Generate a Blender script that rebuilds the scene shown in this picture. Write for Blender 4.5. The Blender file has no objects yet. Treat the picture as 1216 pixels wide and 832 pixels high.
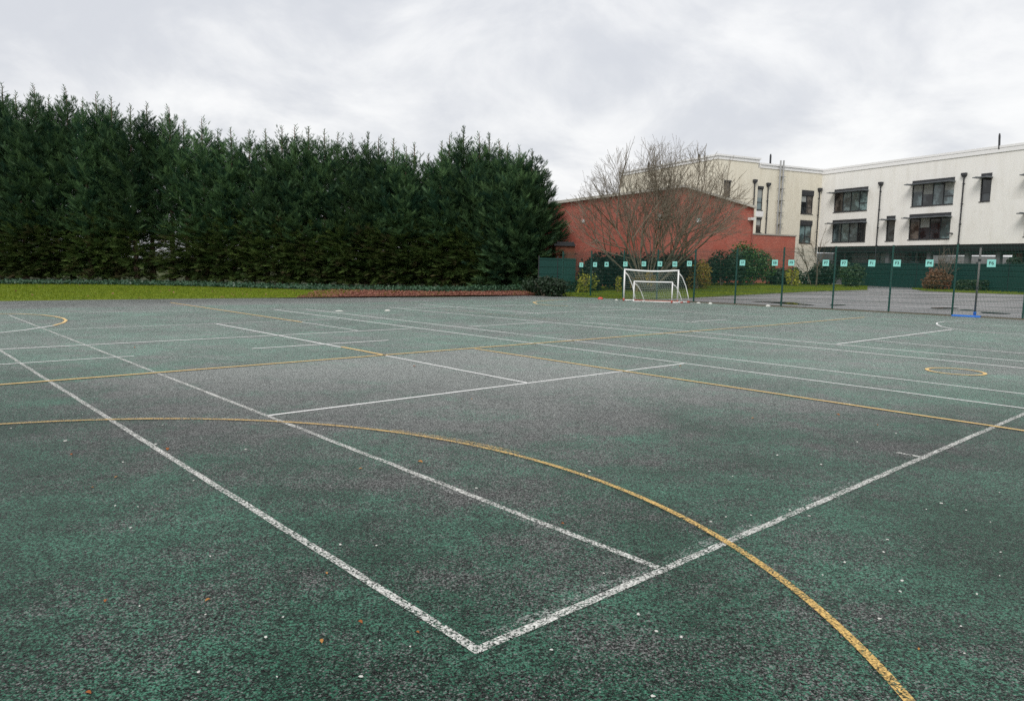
import bpy, bmesh, math, random
import numpy as np
from mathutils import Vector, Matrix
R = math.radians
rng = np.random.default_rng(7)
random.seed(7)
SC = bpy.context.scene
COL = SC.collection

# ------------------------------------------------------------------ camera calibration (metres)
F, ROLL, PITCH, H = 873.03, R(1.13539), R(6.61499), 1.77
cr, sr, cp, sp = math.cos(ROLL), math.sin(ROLL), math.cos(PITCH), math.sin(PITCH)
def ray(px, py):
    x, y = px - 608.0, py - 416.0
    xr, yr = x * cr + y * sr, -x * sr + y * cr
    return np.array([xr, F * cp - yr * sp, -F * sp - yr * cp])
def G(px, py, z=0.0):
    d = ray(px, py); t = (z - H) / d[2]
    return np.array([d[0] * t, d[1] * t, z])
def at(px, py, Y):
    d = ray(px, py); t = Y / d[1]
    return np.array([d[0] * t, Y, H + d[2] * t])
def hor(px):
    return 314.736 + (px - 608) * math.tan(ROLL)
dA = np.array([-0.67137144, 0.74112104]); dB = np.array([0.74112104, 0.67137144])
O = G(567, 772)[:2]
def UV(u, v, z=0.0):
    p = O + dA * u + dB * v
    return np.array([p[0], p[1], z])
# fence line and the gentle rise of the ground beyond it
FP0 = G(667, 350.7)[:2]; FP1 = G(1214, 379.5)[:2]
FD = (FP1 - FP0) / np.linalg.norm(FP1 - FP0); FN = np.array([-FD[1], FD[0]])
if FN[1] < 0: FN = -FN
def sstep(x):
    x = np.clip(x, 0, 1); return x * x * (3 - 2 * x)
def rise(x, y):
    d = (x - FP0[0]) * FN[0] + (y - FP0[1]) * FN[1]
    return 0.6 * sstep((d - 2) / 20.0)
def GR(px, py):
    z = 0.0
    for _ in range(25):
        p = G(px, py, z); z = 0.5 * z + 0.5 * float(rise(p[0], p[1]))
    return np.array([p[0], p[1], float(rise(p[0], p[1]))])

# ------------------------------------------------------------------ helpers
def tag(o, label=None, cat=None, group=None, kind=None):
    if label: o['label'] = label
    if cat: o['category'] = cat
    if group: o['group'] = group
    if kind: o['kind'] = kind
    return o
def empty(name, loc, rz=0.0, label=None, cat=None, group=None):
    o = bpy.data.objects.new(name, None); COL.objects.link(o)
    o.location = Vector(loc); o.rotation_euler = (0, 0, rz); o.empty_display_size = 0.2
    return tag(o, label, cat, group)
def link(name, me, mat=None, parent=None, loc=None):
    if mat is not None and len(me.materials) == 0:
        for m in (mat if isinstance(mat, (list, tuple)) else [mat]): me.materials.append(m)
    o = bpy.data.objects.new(name, me); COL.objects.link(o)
    if parent is not None: o.parent = parent
    if loc is not None: o.location = Vector(loc)
    return o
class MB:
    """collects simple solids; build() links them as one mesh object. org is subtracted from every vertex."""
    def __init__(s, org=(0, 0, 0)): s.v = []; s.f = []; s.mi = []; s.o = np.array(org, float); s.cur = 0
    def add(s, vs, fs):
        b = len(s.v)
        for p in vs: s.v.append(tuple(np.array(p, float) - s.o))
        for f in fs: s.f.append(tuple(b + i for i in f)); s.mi.append(s.cur)
    def box(s, c, size, ex=(1, 0, 0), ey=(0, 1, 0), ez=(0, 0, 1)):
        c = np.array(c, float); ex, ey, ez = (np.array(e, float) for e in (ex, ey, ez)); a, b, h = (q / 2 for q in size)
        vs = [c + ex * i * a + ey * j * b + ez * k * h for k in (-1, 1) for j in (-1, 1) for i in (-1, 1)]
        s.add(vs, [(0, 2, 3, 1), (4, 5, 7, 6), (0, 1, 5, 4), (2, 6, 7, 3), (0, 4, 6, 2), (1, 3, 7, 5)])
    def bbox(s, c, size, bev, ex=(1, 0, 0), ey=(0, 1, 0)):
        # box whose top edges are chamfered
        c = np.array(c, float); ex, ey = np.array(ex, float), np.array(ey, float); ez = np.array((0, 0, 1.)); a, b, h = (q / 2 for q in size)
        ring = lambda aa, bb, z: [c + ex * i * aa + ey * j * bb + ez * z for i, j in ((-1, -1), (1, -1), (1, 1), (-1, 1))]
        vs = ring(a, b, -h) + ring(a, b, h - bev) + ring(a - bev, b - bev, h)
        s.add(vs, [(3, 2, 1, 0), (8, 9, 10, 11)] + [(r * 4 + i, r * 4 + (i + 1) % 4, r * 4 + 4 + (i + 1) % 4, r * 4 + 4 + i) for r in (0, 1) for i in range(4)])
    def tube(s, pts, rad, n=8, cap=True):
        pts = [np.array(p, float) for p in pts]; m = len(pts)
        rad = [rad] * m if not hasattr(rad, '__len__') else rad
        vs = []; ref = None
        for i in range(m):
            t = pts[min(i + 1, m - 1)] - pts[max(i - 1, 0)]; t = t / (np.linalg.norm(t) + 1e-9)
            if ref is None: ref = np.array((0, 0, 1.)) if abs(t[2]) < .9 else np.array((1., 0, 0))
            a = np.cross(t, ref); a /= np.linalg.norm(a) + 1e-9; b = np.cross(t, a); ref = -b if False else ref
            if abs(np.dot(t, ref)) > .97: ref = np.array((0.3, .8, .1))
            for k in range(n):
                an = 2 * math.pi * (k + .5) / n
                vs.append(pts[i] + rad[i] * (a * math.cos(an) + b * math.sin(an)))
        fs = [(i * n + k, i * n + (k + 1) % n, (i + 1) * n + (k + 1) % n, (i + 1) * n + k) for i in range(m - 1) for k in range(n)]
        if cap: fs += [tuple(range(n))[::-1], tuple((m - 1) * n + k for k in range(n))]
        s.add(vs, fs)
    def quad(s, *ps): s.add(ps, [tuple(range(len(ps)))])
    def mesh(s, name):
        me = bpy.data.meshes.new(name); me.from_pydata(s.v, [], s.f); me.update()
        if any(s.mi): me.polygons.foreach_set('material_index', s.mi)
        return me
    def build(s, name, mat, parent=None, smooth=False, loc=None):
        me = s.mesh(name)
        bm = bmesh.new(); bm.from_mesh(me); bmesh.ops.recalc_face_normals(bm, faces=bm.faces); bm.to_mesh(me); bm.free()
        if smooth: me.polygons.foreach_set('use_smooth', [True] * len(me.polygons))
        return link(name, me, mat, parent, loc)
def tri_mesh(name, P, rnd, mat):
    """P (n,k,3) separate polygons of k corners, rnd (n,) a value per polygon."""
    n, k = P.shape[:2]
    me = bpy.data.meshes.new(name)
    me.vertices.add(n * k); me.vertices.foreach_set('co', P.reshape(-1).astype(np.float32))
    me.loops.add(n * k); me.loops.foreach_set('vertex_index', np.arange(n * k, dtype=np.int32))
    me.polygons.add(n); me.polygons.foreach_set('loop_start', np.arange(0, n * k, k, dtype=np.int32))
    me.polygons.foreach_set('loop_total', np.full(n, k, dtype=np.int32))
    a = me.attributes.new('rnd', 'FLOAT', 'FACE'); a.data.foreach_set('value', rnd.astype(np.float32))
    me.update(calc_edges=True); me.materials.append(mat)
    return me
def norm(a): return a / (np.linalg.norm(a, axis=-1, keepdims=True) + 1e-9)

# ------------------------------------------------------------------ materials
class NT:
    def __init__(s, name):
        s.m = bpy.data.materials.new(name); s.m.use_nodes = True; s.t = s.m.node_tree; s.n = s.t.nodes; s.l = s.t.links
        s.b = s.n['Principled BSDF']; s.out = s.n['Material Output']
    def node(s, ty, **kw):
        n = s.n.new(ty)
        for k, v in kw.items():
            if k[0] == '_': n.inputs[k[1:]].default_value = v
            else: setattr(n, k, v)
        return n
    def link(s, a, b): s.l.new(a, b)
    def math(s, op, a, b=None, c=None, clamp=False):
        n = s.n.new('ShaderNodeMath'); n.operation = op; n.use_clamp = clamp
        for i, x in enumerate((a, b, c)):
            if x is None: continue
            if isinstance(x, (int, float)): n.inputs[i].default_value = x
            else: s.l.new(x, n.inputs[i])
        return n.outputs[0]
    def ss(s, x, a, b):
        n = s.n.new('ShaderNodeMapRange'); n.interpolation_type = 'SMOOTHSTEP'
        s.l.new(x, n.inputs[0]); n.inputs[1].default_value = a; n.inputs[2].default_value = b
        return n.outputs[0]
    def mix(s, fac, a, b, mode='MIX'):
        n = s.n.new('ShaderNodeMix'); n.data_type = 'RGBA'; n.blend_type = mode
        for i, x in ((0, fac), (6, a), (7, b)):
            if isinstance(x, (int, float)): n.inputs[i].default_value = x
            elif isinstance(x, (tuple, list)): n.inputs[i].default_value = (*x, 1)
            else: s.l.new(x, n.inputs[i])
        return n.outputs[2]
    def noise(s, vec, scale, detail=4, rough=.55):
        n = s.n.new('ShaderNodeTexNoise'); n.inputs['Scale'].default_value = scale
        n.inputs['Detail'].default_value = detail; n.inputs['Roughness'].default_value = rough
        if vec is not None: s.l.new(vec, n.inputs['Vector'])
        return n.outputs[0]
    def vor(s, vec, scale):
        n = s.n.new('ShaderNodeTexVoronoi'); n.inputs['Scale'].default_value = scale
        s.l.new(vec, n.inputs['Vector']); return n
    def obj(s): return s.n.new('ShaderNodeTexCoord').outputs['Object']
    def scale(s, vec, sc):
        n = s.n.new('ShaderNodeMapping'); s.l.new(vec, n.inputs[0]); n.inputs['Scale'].default_value = sc; return n.outputs[0]
    def bump(s, h, strength, dist):
        n = s.n.new('ShaderNodeBump'); n.inputs['Strength'].default_value = strength; n.inputs['Distance'].default_value = dist
        s.l.new(h, n.inputs['Height']); s.l.new(n.outputs[0], s.b.inputs['Normal'])
    def col(s, c):
        if isinstance(c, tuple): s.b.inputs['Base Color'].default_value = (*c, 1)
        else: s.l.new(c, s.b.inputs['Base Color'])
    def set(s, rough=None, spec=None, metal=None):
        if rough is not None: s.b.inputs['Roughness'].default_value = rough
        if spec is not None: s.b.inputs['Specular IOR Level'].default_value = spec
        if metal is not None: s.b.inputs['Metallic'].default_value = metal
        return s.m
def simple(name, c, rough=.5, spec=.4, metal=0.0, var=.15, sc=4.0, bump=0):
    t = NT(name); v = t.obj(); n = t.noise(v, sc, 5)
    lo = tuple(x * (1 - var) for x in c); hi = tuple(min(1, x * (1 + var)) for x in c)
    t.col(t.mix(n, lo, hi))
    if bump: t.bump(t.noise(v, sc * 8, 3), .3, bump)
    return t.set(rough, spec, metal)

def m_court():
    t = NT('court_macadam'); v = t.obj()
    def dot(d):
        n = t.n.new('ShaderNodeVectorMath'); n.operation = 'DOT_PRODUCT'; t.link(v, n.inputs[0]); n.inputs[1].default_value = (d[0], d[1], 0)
        return n.outputs['Value']
    u = t.math('SUBTRACT', dot(dA), float(O @ dA)); w = t.math('SUBTRACT', dot(dB), float(O @ dB))
    big = t.noise(v, .33, 6, .62); mid = t.noise(v, 1.7, 6, .65); stre = t.noise(t.scale(v, (.35, 1.3, 1)), .9, 5, .6)
    # repaved dark bay inside the yellow lines
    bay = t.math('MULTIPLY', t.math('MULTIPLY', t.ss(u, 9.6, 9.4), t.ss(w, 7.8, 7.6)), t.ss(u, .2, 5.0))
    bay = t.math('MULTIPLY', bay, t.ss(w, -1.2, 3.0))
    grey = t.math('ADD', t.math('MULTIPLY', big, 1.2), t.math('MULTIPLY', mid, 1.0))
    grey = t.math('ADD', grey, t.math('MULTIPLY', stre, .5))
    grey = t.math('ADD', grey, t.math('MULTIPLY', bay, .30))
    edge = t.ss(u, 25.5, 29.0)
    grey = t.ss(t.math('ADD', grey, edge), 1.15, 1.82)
    g1 = t.vor(v, 125); g3 = t.noise(v, 62, 3, .7); g4 = t.noise(v, 14, 4, .75)
    sepn = t.n.new('ShaderNodeSeparateColor'); t.link(g1.outputs['Color'], sepn.inputs[0])
    r1, r2 = sepn.outputs[0], sepn.outputs[1]
    # each stone is either still painted or worn to bare grit
    stone = t.ss(t.math('ADD', t.math('MULTIPLY', r2, .8), t.math('MULTIPLY', grey, 1.0)), .62, .98)
    green = t.mix(t.ss(t.noise(v, .75, 6, .65), .34, .68), (.010, .050, .029), (.042, .132, .088))
    bare = t.mix(r1, (.017, .0185, .0180), (.118, .120, .116))
    c = t.mix(stone, green, bare)
    lum = t.math('ADD', t.math('MULTIPLY', t.math('POWER', r1, 2.2), 2.6), .30)
    lum = t.math('MULTIPLY', lum, t.math('ADD', t.math('MULTIPLY', t.ss(g3, .3, .68), 1.25), .32))
    lum = t.math('MULTIPLY', lum, t.math('ADD', t.math('MULTIPLY', g4, 1.1), .45))
    lum = t.math('MULTIPLY', lum, t.math('ADD', t.math('MULTIPLY', t.ss(t.noise(v, .22, 5, .6), .3, .7), .5), .75))
    pit = t.math('MULTIPLY', t.ss(t.noise(v, 48, 3, .65), .36, .50), t.ss(t.noise(v, 24, 3, .7), .30, .47))
    lum = t.math('MULTIPLY', lum, t.math('ADD', t.math('MULTIPLY', pit, 1.42), .04))
    lum = t.math('MULTIPLY', lum, t.math('ADD', t.math('MULTIPLY', t.ss(t.noise(v, 7, 4, .8), .3, .7), .7), .65))
    # lighter colour towards the far court and bay, partly painted-in grazing-angle brightening
    graze_light = t.math('ADD', t.math('MULTIPLY', t.ss(t.math('ADD', t.math('ADD', u, w), t.math('MULTIPLY', mid, 3.0)), 7.0, 17.0), .75), t.math('MULTIPLY', bay, .35))
    c = t.mix(t.math('MULTIPLY', graze_light, .40), c, (.105, .125, .112))
    cc = t.n.new('ShaderNodeVectorMath'); cc.operation = 'SCALE'; t.link(c, cc.inputs[0]); t.link(t.math('MULTIPLY', t.math('MINIMUM', lum, 3.0), t.math('ADD', t.math('MULTIPLY', graze_light, .75), .66)), cc.inputs['Scale'])
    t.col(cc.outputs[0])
    hgt = t.math('ADD', t.math('MULTIPLY', g1.outputs['Distance'], -1.0), t.math('MULTIPLY', g3, 1.2))
    hgt = t.math('ADD', hgt, t.math('MULTIPLY', t.noise(v, 22, 2), .9))
    t.bump(hgt, .55, .009)
    rr = t.math('ADD', t.math('MULTIPLY', mid, .22), .36); t.link(rr, t.b.inputs['Roughness'])
    t.link(t.math('ADD', t.math('MULTIPLY', t.ss(u, 25.5, 30.0), -.75), t.math('ADD', t.math('MULTIPLY', t.math('MINIMUM', graze_light, 1.0), .68), .27), None, True), t.b.inputs['Sheen Weight']); t.b.inputs['Sheen Roughness'].default_value = .16; t.b.inputs['Sheen Tint'].default_value = (.92, .96, .92, 1)
    return t.set(spec=.10)
def m_paint(name, c, lo, hi):
    t = NT(name); v = t.obj()
    g1 = t.vor(v, 105); sepn = t.n.new('ShaderNodeSeparateColor'); t.link(g1.outputs['Color'], sepn.inputs[0])
    g3 = t.noise(v, 62, 3, .7); mid = t.noise(v, 2.2, 5, .7)
    k = t.math('ADD', t.math('MULTIPLY', sepn.outputs[0], .5), t.math('MULTIPLY', g3, .55)); k = t.math('ADD', k, t.math('MULTIPLY', mid, .75))
    fac = t.ss(k, lo, hi)
    cc = t.n.new('ShaderNodeVectorMath'); cc.operation = 'SCALE'; cc.inputs[0].default_value = c
    t.link(t.math('ADD', t.math('MULTIPLY', sepn.outputs[1], .5), .68), cc.inputs['Scale']); t.col(cc.outputs[0])
    tr = t.n.new('ShaderNodeBsdfTransparent'); mx = t.n.new('ShaderNodeMixShader')
    t.link(fac, mx.inputs[0]); t.link(tr.outputs[0], mx.inputs[1]); t.link(t.b.outputs[0], mx.inputs[2]); t.link(mx.outputs[0], t.out.inputs[0])
    t.bump(g3, .4, .008)
    t.b.inputs['Sheen Weight'].default_value = .5; t.b.inputs['Sheen Roughness'].default_value = .2
    return t.set(.7, .15)
def m_leaf(name, c0, c1, rough=.6, spec=.25, trans=.0, noise_c=None, objvar=.25):
    t = NT(name); v = t.obj()
    a = t.n.new('ShaderNodeAttribute'); a.attribute_name = 'rnd'
    c = t.mix(a.outputs['Fac'], c0, c1)
    if noise_c: c = t.mix(t.ss(t.noise(v, .9, 4), .54, .68), c, noise_c)
    oi = t.n.new('ShaderNodeObjectInfo')
    hsv = t.n.new('ShaderNodeHueSaturation'); t.link(c, hsv.inputs['Color'])
    t.link(t.math('ADD', t.math('MULTIPLY', oi.outputs['Random'], objvar * 2), 1 - objvar), hsv.inputs['Value'])
    t.col(hsv.outputs[0])
    tl = t.n.new('ShaderNodeBsdfTranslucent'); t.link(hsv.outputs[0], tl.inputs['Color']); mx = t.n.new('ShaderNodeMixShader'); mx.inputs[0].default_value = .24
    t.link(t.b.outputs[0], mx.inputs[1]); t.link(tl.outputs[0], mx.inputs[2]); t.link(mx.outputs[0], t.out.inputs[0])
    return t.set(rough, spec)
def m_brick():
    t = NT('red_brick'); tc = t.n.new('ShaderNodeTexCoord'); v = tc.outputs['UV']
    b = t.n.new('ShaderNodeTexBrick'); t.link(v, b.inputs['Vector'])
    b.inputs['Scale'].default_value = 1.0; b.inputs['Brick Width'].default_value = .225; b.inputs['Row Height'].default_value = .075; b.inputs['Mortar Size'].default_value = .010
    b.inputs['Color1'].default_value = (.52, .145, .10, 1); b.inputs['Color2'].default_value = (.37, .093, .068, 1); b.inputs['Mortar'].default_value = (.33, .2, .17, 1)
    n = t.noise(v, .5, 6, .65); n2 = t.noise(v, 5.0, 4, .7)
    c = t.mix(t.ss(n, .42, .68), b.outputs['Color'], (.40, .11, .08)); c = t.mix(t.ss(n2, .52, .75), c, (.52, .19, .15))
    t.col(c); t.bump(b.outputs['Fac'], .3, .01); return t.set(.85, .2)
def m_render(name, c, stain):
    t = NT(name); v = t.n.new('ShaderNodeTexCoord').outputs['UV']
    n = t.noise(t.scale(v, (1, .12, 1)), 1.6, 7, .68); n2 = t.noise(v, .35, 5, .6); n3 = t.noise(v, 9, 4, .7)
    k = t.math('ADD', t.math('MULTIPLY', n, .65), t.math('MULTIPLY', n2, .35))
    cc = t.mix(t.ss(k, .44, .68), c, stain); cc = t.mix(t.math('MULTIPLY', n3, .25), cc, tuple(x * .75 for x in stain))
    t.col(cc); return t.set(.85, .2)
def m_glass(name, c=(.012, .015, .017), rough=.05):
    t = NT(name); v = t.obj(); c2 = t.mix(t.ss(t.noise(v, 1.1, 4), .46, .58), c, tuple(x * 3 + .01 for x in c)); t.col(c2)
    t.bump(t.noise(v, .7, 2), .04, .05)
    return t.set(rough, .6)

M = {}
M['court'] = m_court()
M['white'] = m_paint('white_line_paint', (.70, .70, .66), .68, 1.12)
M['whiteB'] = m_paint('white_line_paint_sound', (.86, .86, .84), .42, .66)
M['whiteF'] = m_paint('white_line_paint_faded', (.50, .51, .49), .94, 1.40)
M['yellow'] = m_paint('yellow_line_paint', (.68, .45, .155), .60, 1.06)
M['yellowB'] = m_paint('yellow_line_paint_sound', (.84, .56, .19), .42, .68)
M['yellowF'] = m_paint('yellow_line_paint_faded', (.62, .44, .18), .84, 1.25)
M['frond'] = m_leaf('conifer_foliage', (.022, .064, .038), (.125, .225, .092))
M['frondlow'] = m_leaf('conifer_lower_foliage', (.050, .098, .028), (.130, .190, .050), noise_c=(.12, .10, .05))
M['bark'] = simple('conifer_bark', (.16, .115, .085), .9, .1, var=.5, sc=6, bump=.02)
M['twig'] = simple('bare_twig_bark', (.185, .158, .120), .85, .15, var=.35, sc=2)
M['twig2'] = simple('sapling_bark', (.16, .13, .10), .85, .15, var=.3, sc=2)
M['ivy'] = m_leaf('ivy_leaf', (.026, .075, .042), (.075, .16, .08), .4, .4)
M['grassb'] = m_leaf('grass_blade', (.095, .150, .013), (.23, .275, .026), .8, .08, objvar=0)
M['litter'] = m_leaf('fallen_leaf_litter', (.15, .065, .045), (.38, .175, .13), .8, .15, objvar=0)
def m_lawn(name, c0, c1, c2, c3):
    t = NT(name); v = t.obj(); c = t.mix(t.ss(t.noise(v, .9, 6, .7), .35, .66), c0, c1); c = t.mix(t.ss(t.noise(t.scale(v, (1, 2.2, 1)), .55, 6, .7), .52, .70), c, c2)
    c = t.mix(t.ss(t.noise(v, 3.5, 5, .75), .60, .74), c, c3); t.col(c); t.bump(t.noise(v, 14, 4, .7), .8, .03); return t.set(.9, .1)
def m_soil(name, c0, c1, c2, sc):
    t = NT(name); v = t.obj(); c = t.mix(t.ss(t.noise(v, sc, 6, .7), .35, .65), c0, c1); c = t.mix(t.ss(t.noise(v, sc * 7, 5, .7), .5, .72), c, c2)
    t.col(c); t.bump(t.noise(v, sc * 10, 4, .7), .8, .03); return t.set(.9, .15)
M['lawn'] = m_lawn('lawn_turf', (.105, .165, .012), (.185, .225, .020), (.075, .115, .016), (.15, .11, .045))
M['litterbed'] = m_soil('leaf_litter_bed', (.15, .068, .048), (.27, .125, .095), (.10, .075, .03), 3)
M['soil'] = m_soil('dark_soil', (.030, .026, .018), (.045, .038, .025), (.03, .04, .015), 2)
M['field'] = m_soil('rough_ground', (.05, .07, .025), (.08, .09, .03), (.06, .05, .03), .4)
def m_backtarmac():
    t = NT('grey_tarmac'); v = t.obj(); n = t.n.new('ShaderNodeMapping'); n.inputs['Rotation'].default_value = (0, 0, -math.atan2(FD[1], FD[0]) * 0 - .15); n.inputs['Scale'].default_value = (.16, .9, 1); t.link(v, n.inputs[0]); n = t.noise(n.outputs[0], .8, 6, .62); n2 = t.noise(v, 30, 3, .7)
    c = t.mix(t.ss(n, .35, .65), (.16, .156, .16), (.34, .33, .335)); c = t.mix(t.math('MULTIPLY', n2, .5), c, (.03, .03, .03)); t.col(c)
    t.link(t.math('ADD', t.math('MULTIPLY', t.ss(n, .4, .7), .30), .34), t.b.inputs['Roughness']); t.bump(n2, .35, .008); t.b.inputs['Sheen Weight'].default_value = .3; t.b.inputs['Sheen Roughness'].default_value = .2; return t.set(spec=.5)
M['backtar'] = m_backtarmac()
M['puddle'] = simple('puddle_water', (.012, .012, .012), .03, .5, var=.2)
M['brick'] = m_brick()
M['cream'] = m_render('cream_render', (.80, .76, .645), (.69, .64, .525))
M['pale'] = m_render('pale_grey_render', (.85, .845, .815), (.75, .735, .69))
M['coping'] = simple('white_coping', (.80, .80, .80), .4, .4, var=.05)
M['dark'] = simple('dark_grey_metal', (.035, .038, .043), .45, .4, var=.15)
M['shade'] = simple('grey_sunshade_metal', (.11, .125, .14), .4, .5, var=.15)
M['steel'] = simple('stainless_flue', (.45, .45, .44), .3, .5, metal=.8, var=.1)
M['glass'] = m_glass('dark_window_glass')
M['glassL'] = m_glass('pale_window_glass', (.055, .075, .08), .06)
M['glassT'] = m_glass('teal_window_reflection', (.06, .09, .092), .08); M['glassB'] = m_glass('brown_window_reflection', (.05, .044, .038), .08)
M['blind'] = simple('window_blind', (.34, .36, .35), .7, .2, var=.15, sc=2)
M['interior'] = simple('room_interior', (.16, .12, .08), .8, .1, var=.7, sc=1.5)
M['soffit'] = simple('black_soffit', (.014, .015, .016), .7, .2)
M['column'] = simple('grey_column', (.14, .145, .155), .5, .4)
M['hoard'] = simple('green_hoarding', (.005, .042, .036), .5, .35, var=.2, sc=.8)
M['hoardL'] = simple('teal_hoarding', (.006, .050, .042), .5, .35, var=.2, sc=.8)
M['fence'] = simple('green_powder_coat', (.006, .058, .046), .4, .45, var=.2)
M['sign'] = simple('teal_sign_board', (.27, .66, .60), .45, .4, var=.08)
M['ink'] = simple('black_lettering', (.02, .025, .025), .5, .3)
M['goalw'] = simple('white_goal_plastic', (.80, .80, .79), .35, .45, var=.05)
M['goalr'] = simple('red_goal_plastic', (.42, .075, .045), .45, .4, var=.25)
M['net'] = simple('net_twine', (.42, .47, .42), .7, .2)
M['blue'] = simple('blue_base_paint', (.018, .17, .66), .4, .4, var=.1)
M['pole'] = simple('galvanised_pole', (.20, .19, .18), .4, .5, metal=.3, var=.3, sc=2)
M['red'] = simple('red_plastic', (.55, .08, .06), .4, .4)
M['scrap'] = simple('white_scrap', (.60, .60, .56), .7, .2)
M['leafO'] = simple('brown_leaf', (.42, .20, .06), .7, .2, var=.3)
M['leafR'] = simple('rusty_leaf', (.30, .10, .03), .7, .2, var=.3)
M['brownbrick'] = simple('brown_brick', (.17, .066, .042), .85, .2, var=.35, sc=7, bump=.01)
M['greywall'] = simple('grey_brick', (.20, .20, .20), .85, .2, var=.25, sc=5)
M['kerb'] = simple('brown_kerb_grit', (.13, .105, .07), .9, .15, var=.5, sc=6)

# ------------------------------------------------------------------ ground
mb = MB(); mb.quad((-900, -300, -.06), (900, -300, -.06), (900, 1500, -.06), (-900, 1500, -.06))
tag(mb.build('ground', M['field']), 'rough grassy ground reaching away behind the trees and buildings', 'ground', kind='structure')
edge_uv = [(31.9, -30), (31.85, 2.3), (31.8, 7), (31.0, 12.3), (30.15, 15.2), (29.77, 18.4), (29.15, 21.3), (29.0, 26.7), (28.9, 30.1)]
mb = MB()
EDGE = [UV(u, v) for u, v in edge_uv]
fend = np.append(FP1 + FD * 30, 0.0)
mb.quad(*([UV(-30, -30)] + EDGE + [np.append(FP0, 0), fend, UV(-30, 45)]))
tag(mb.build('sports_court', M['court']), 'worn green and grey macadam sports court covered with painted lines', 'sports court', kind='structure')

def loft(name, bot, top, mat, lift, nx=40, ny=8, ground=True):
    """sheet lying on the ground between two polylines of ground points"""
    def samp(pl, t):
        pl = np.array(pl); d = np.r_[0, np.cumsum(np.linalg.norm(np.diff(pl[:, :2], axis=0), axis=1))]; d /= d[-1]
        return np.array([np.interp(t, d, pl[:, i]) for i in range(2)])
    vs = []; fs = []
    for i in range(nx + 1):
        a, b = samp(bot, i / nx), samp(top, i / nx)
        for j in range(ny + 1):
            p = a + (b - a) * j / ny; vs.append((p[0], p[1], float(rise(p[0], p[1])) + lift))
    for i in range(nx):
        for j in range(ny):
            k = i * (ny + 1) + j; fs.append((k, k + ny + 1, k + ny + 2, k + 1))
    m = MB(); m.add(vs, fs); o = m.build(name, mat); return o, np.array(vs).reshape(nx + 1, ny + 1, 3)
def scatter(grid, n):
    nx, ny = grid.shape[0] - 1, grid.shape[1] - 1
    fa = np.linalg.norm(np.cross(grid[1:, :-1] - grid[:-1, :-1], grid[:-1, 1:] - grid[:-1, :-1]), axis=2).ravel()
    i = rng.choice(len(fa), n, p=fa / fa.sum()); a, b = rng.random(n), rng.random(n); I, J = i // ny, i % ny
    g = lambda di, dj: grid[I + di, J + dj]
    return (g(0, 0) * ((1 - a) * (1 - b))[:, None] + g(1, 0) * (a * (1 - b))[:, None] + g(0, 1) * ((1 - a) * b)[:, None] + g(1, 1) * (a * b)[:, None])
def blades(P, h, w, tilt=.4):
    n = len(P); az = rng.random(n) * 6.283; s = np.stack([np.cos(az), np.sin(az), 0 * az], 1) * w
    hh = h * (.5 + rng.random(n)); tip = P + np.stack([rng.normal(0, tilt, n) * hh, rng.normal(0, tilt, n) * hh, hh], 1)
    return np.stack([P - s, P + s, tip], 1)
def flats(P, size, lift, tilt=.5):
    n = len(P); nr = norm(np.stack([rng.normal(0, tilt, n), rng.normal(0, tilt, n), np.ones(n)], 1)); az = rng.random(n) * 6.283
    a = norm(np.cross(nr, np.stack([np.cos(az), np.sin(az), 0 * az], 1))); b = np.cross(nr, a)
    sz = size * (.5 + rng.random(n))[:, None]; C = P + np.stack([0 * az, 0 * az, rng.random(n) * lift], 1)
    return np.stack([C - a * sz, C - b * sz * .55, C + a * sz, C + b * sz * .55], 1)

# left lawn, leaf litter bed, ivy bank, soil under the trees
L1 = [UV(31.9, -12)] + [G(x, y) for x, y in ((0, 357.5), (100, 356), (200, 355), (300, 354), (392, 352.8))]
L2 = [G(-300, 331)] + [G(x, y) for x, y in ((0, 336.3), (100, 336.8), (200, 338.5), (300, 342), (392, 345))]
o, g = loft('lawn', L1, L2, M['lawn'], .006, 60, 12); tag(o, 'mown lawn strip between the court edge and the conifers', 'lawn', kind='structure')
ob = link('grass', tri_mesh('grass', blades(scatter(g, 60000) + rng.normal(0, .05, (60000, 3)) * np.array([1, 1, 0]), .065, .012), rng.random(60000) ** 1.5, M['grassb'])); tag(ob, 'short bright grass along the left edge of the court', 'grass', kind='stuff')
P = scatter(g, 2600); P = P[rng.random(2600) < np.clip(.10 + (P[:, 0] - G(240, 350)[0]) / 7, .08, .9)]; P[:, 2] += .035
ob = link('fallen_leaves', tri_mesh('fallen_leaves', flats(P, .055, .03), rng.random(len(P)), M['litter'])); tag(ob, 'scattered brown leaves lying on the left lawn', 'fallen leaves', kind='stuff')
B1 = [G(x, y) for x, y in ((352, 353.5), (362, 353.3), (400, 352.6), (460, 351.8), (520, 351.2), (580, 350.6), (655, 351))]
B2 = [G(x, y) for x, y in ((372, 348), (374, 346.5), (400, 344.5), (460, 345.5), (520, 346.8), (580, 346.5), (655, 345.5))]
def hump(grid, h):
    ny = grid.shape[1] - 1; grid[:, :, 2] += h * np.sin(np.linspace(0, math.pi, ny + 1))[None, :] ; return grid
o, g = loft('leaf_bed', B1, B2, M['litterbed'], .012, 60, 10); tag(o, 'reddish bed of fallen leaves between the court and the ivy', 'leaf bed', kind='structure')
P = scatter(g, 16000); keep = rng.random(16000) < np.clip((P[:, 0] - G(335, 350)[0]) / 4.0, .02, 1); P = P[keep]
ob = link('leaf_litter', tri_mesh('leaf_litter', flats(P, .055, .09), rng.random(len(P)), M['litter'])); tag(ob, 'carpet of reddish brown fallen leaves below the ivy', 'leaf litter', kind='stuff')
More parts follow.
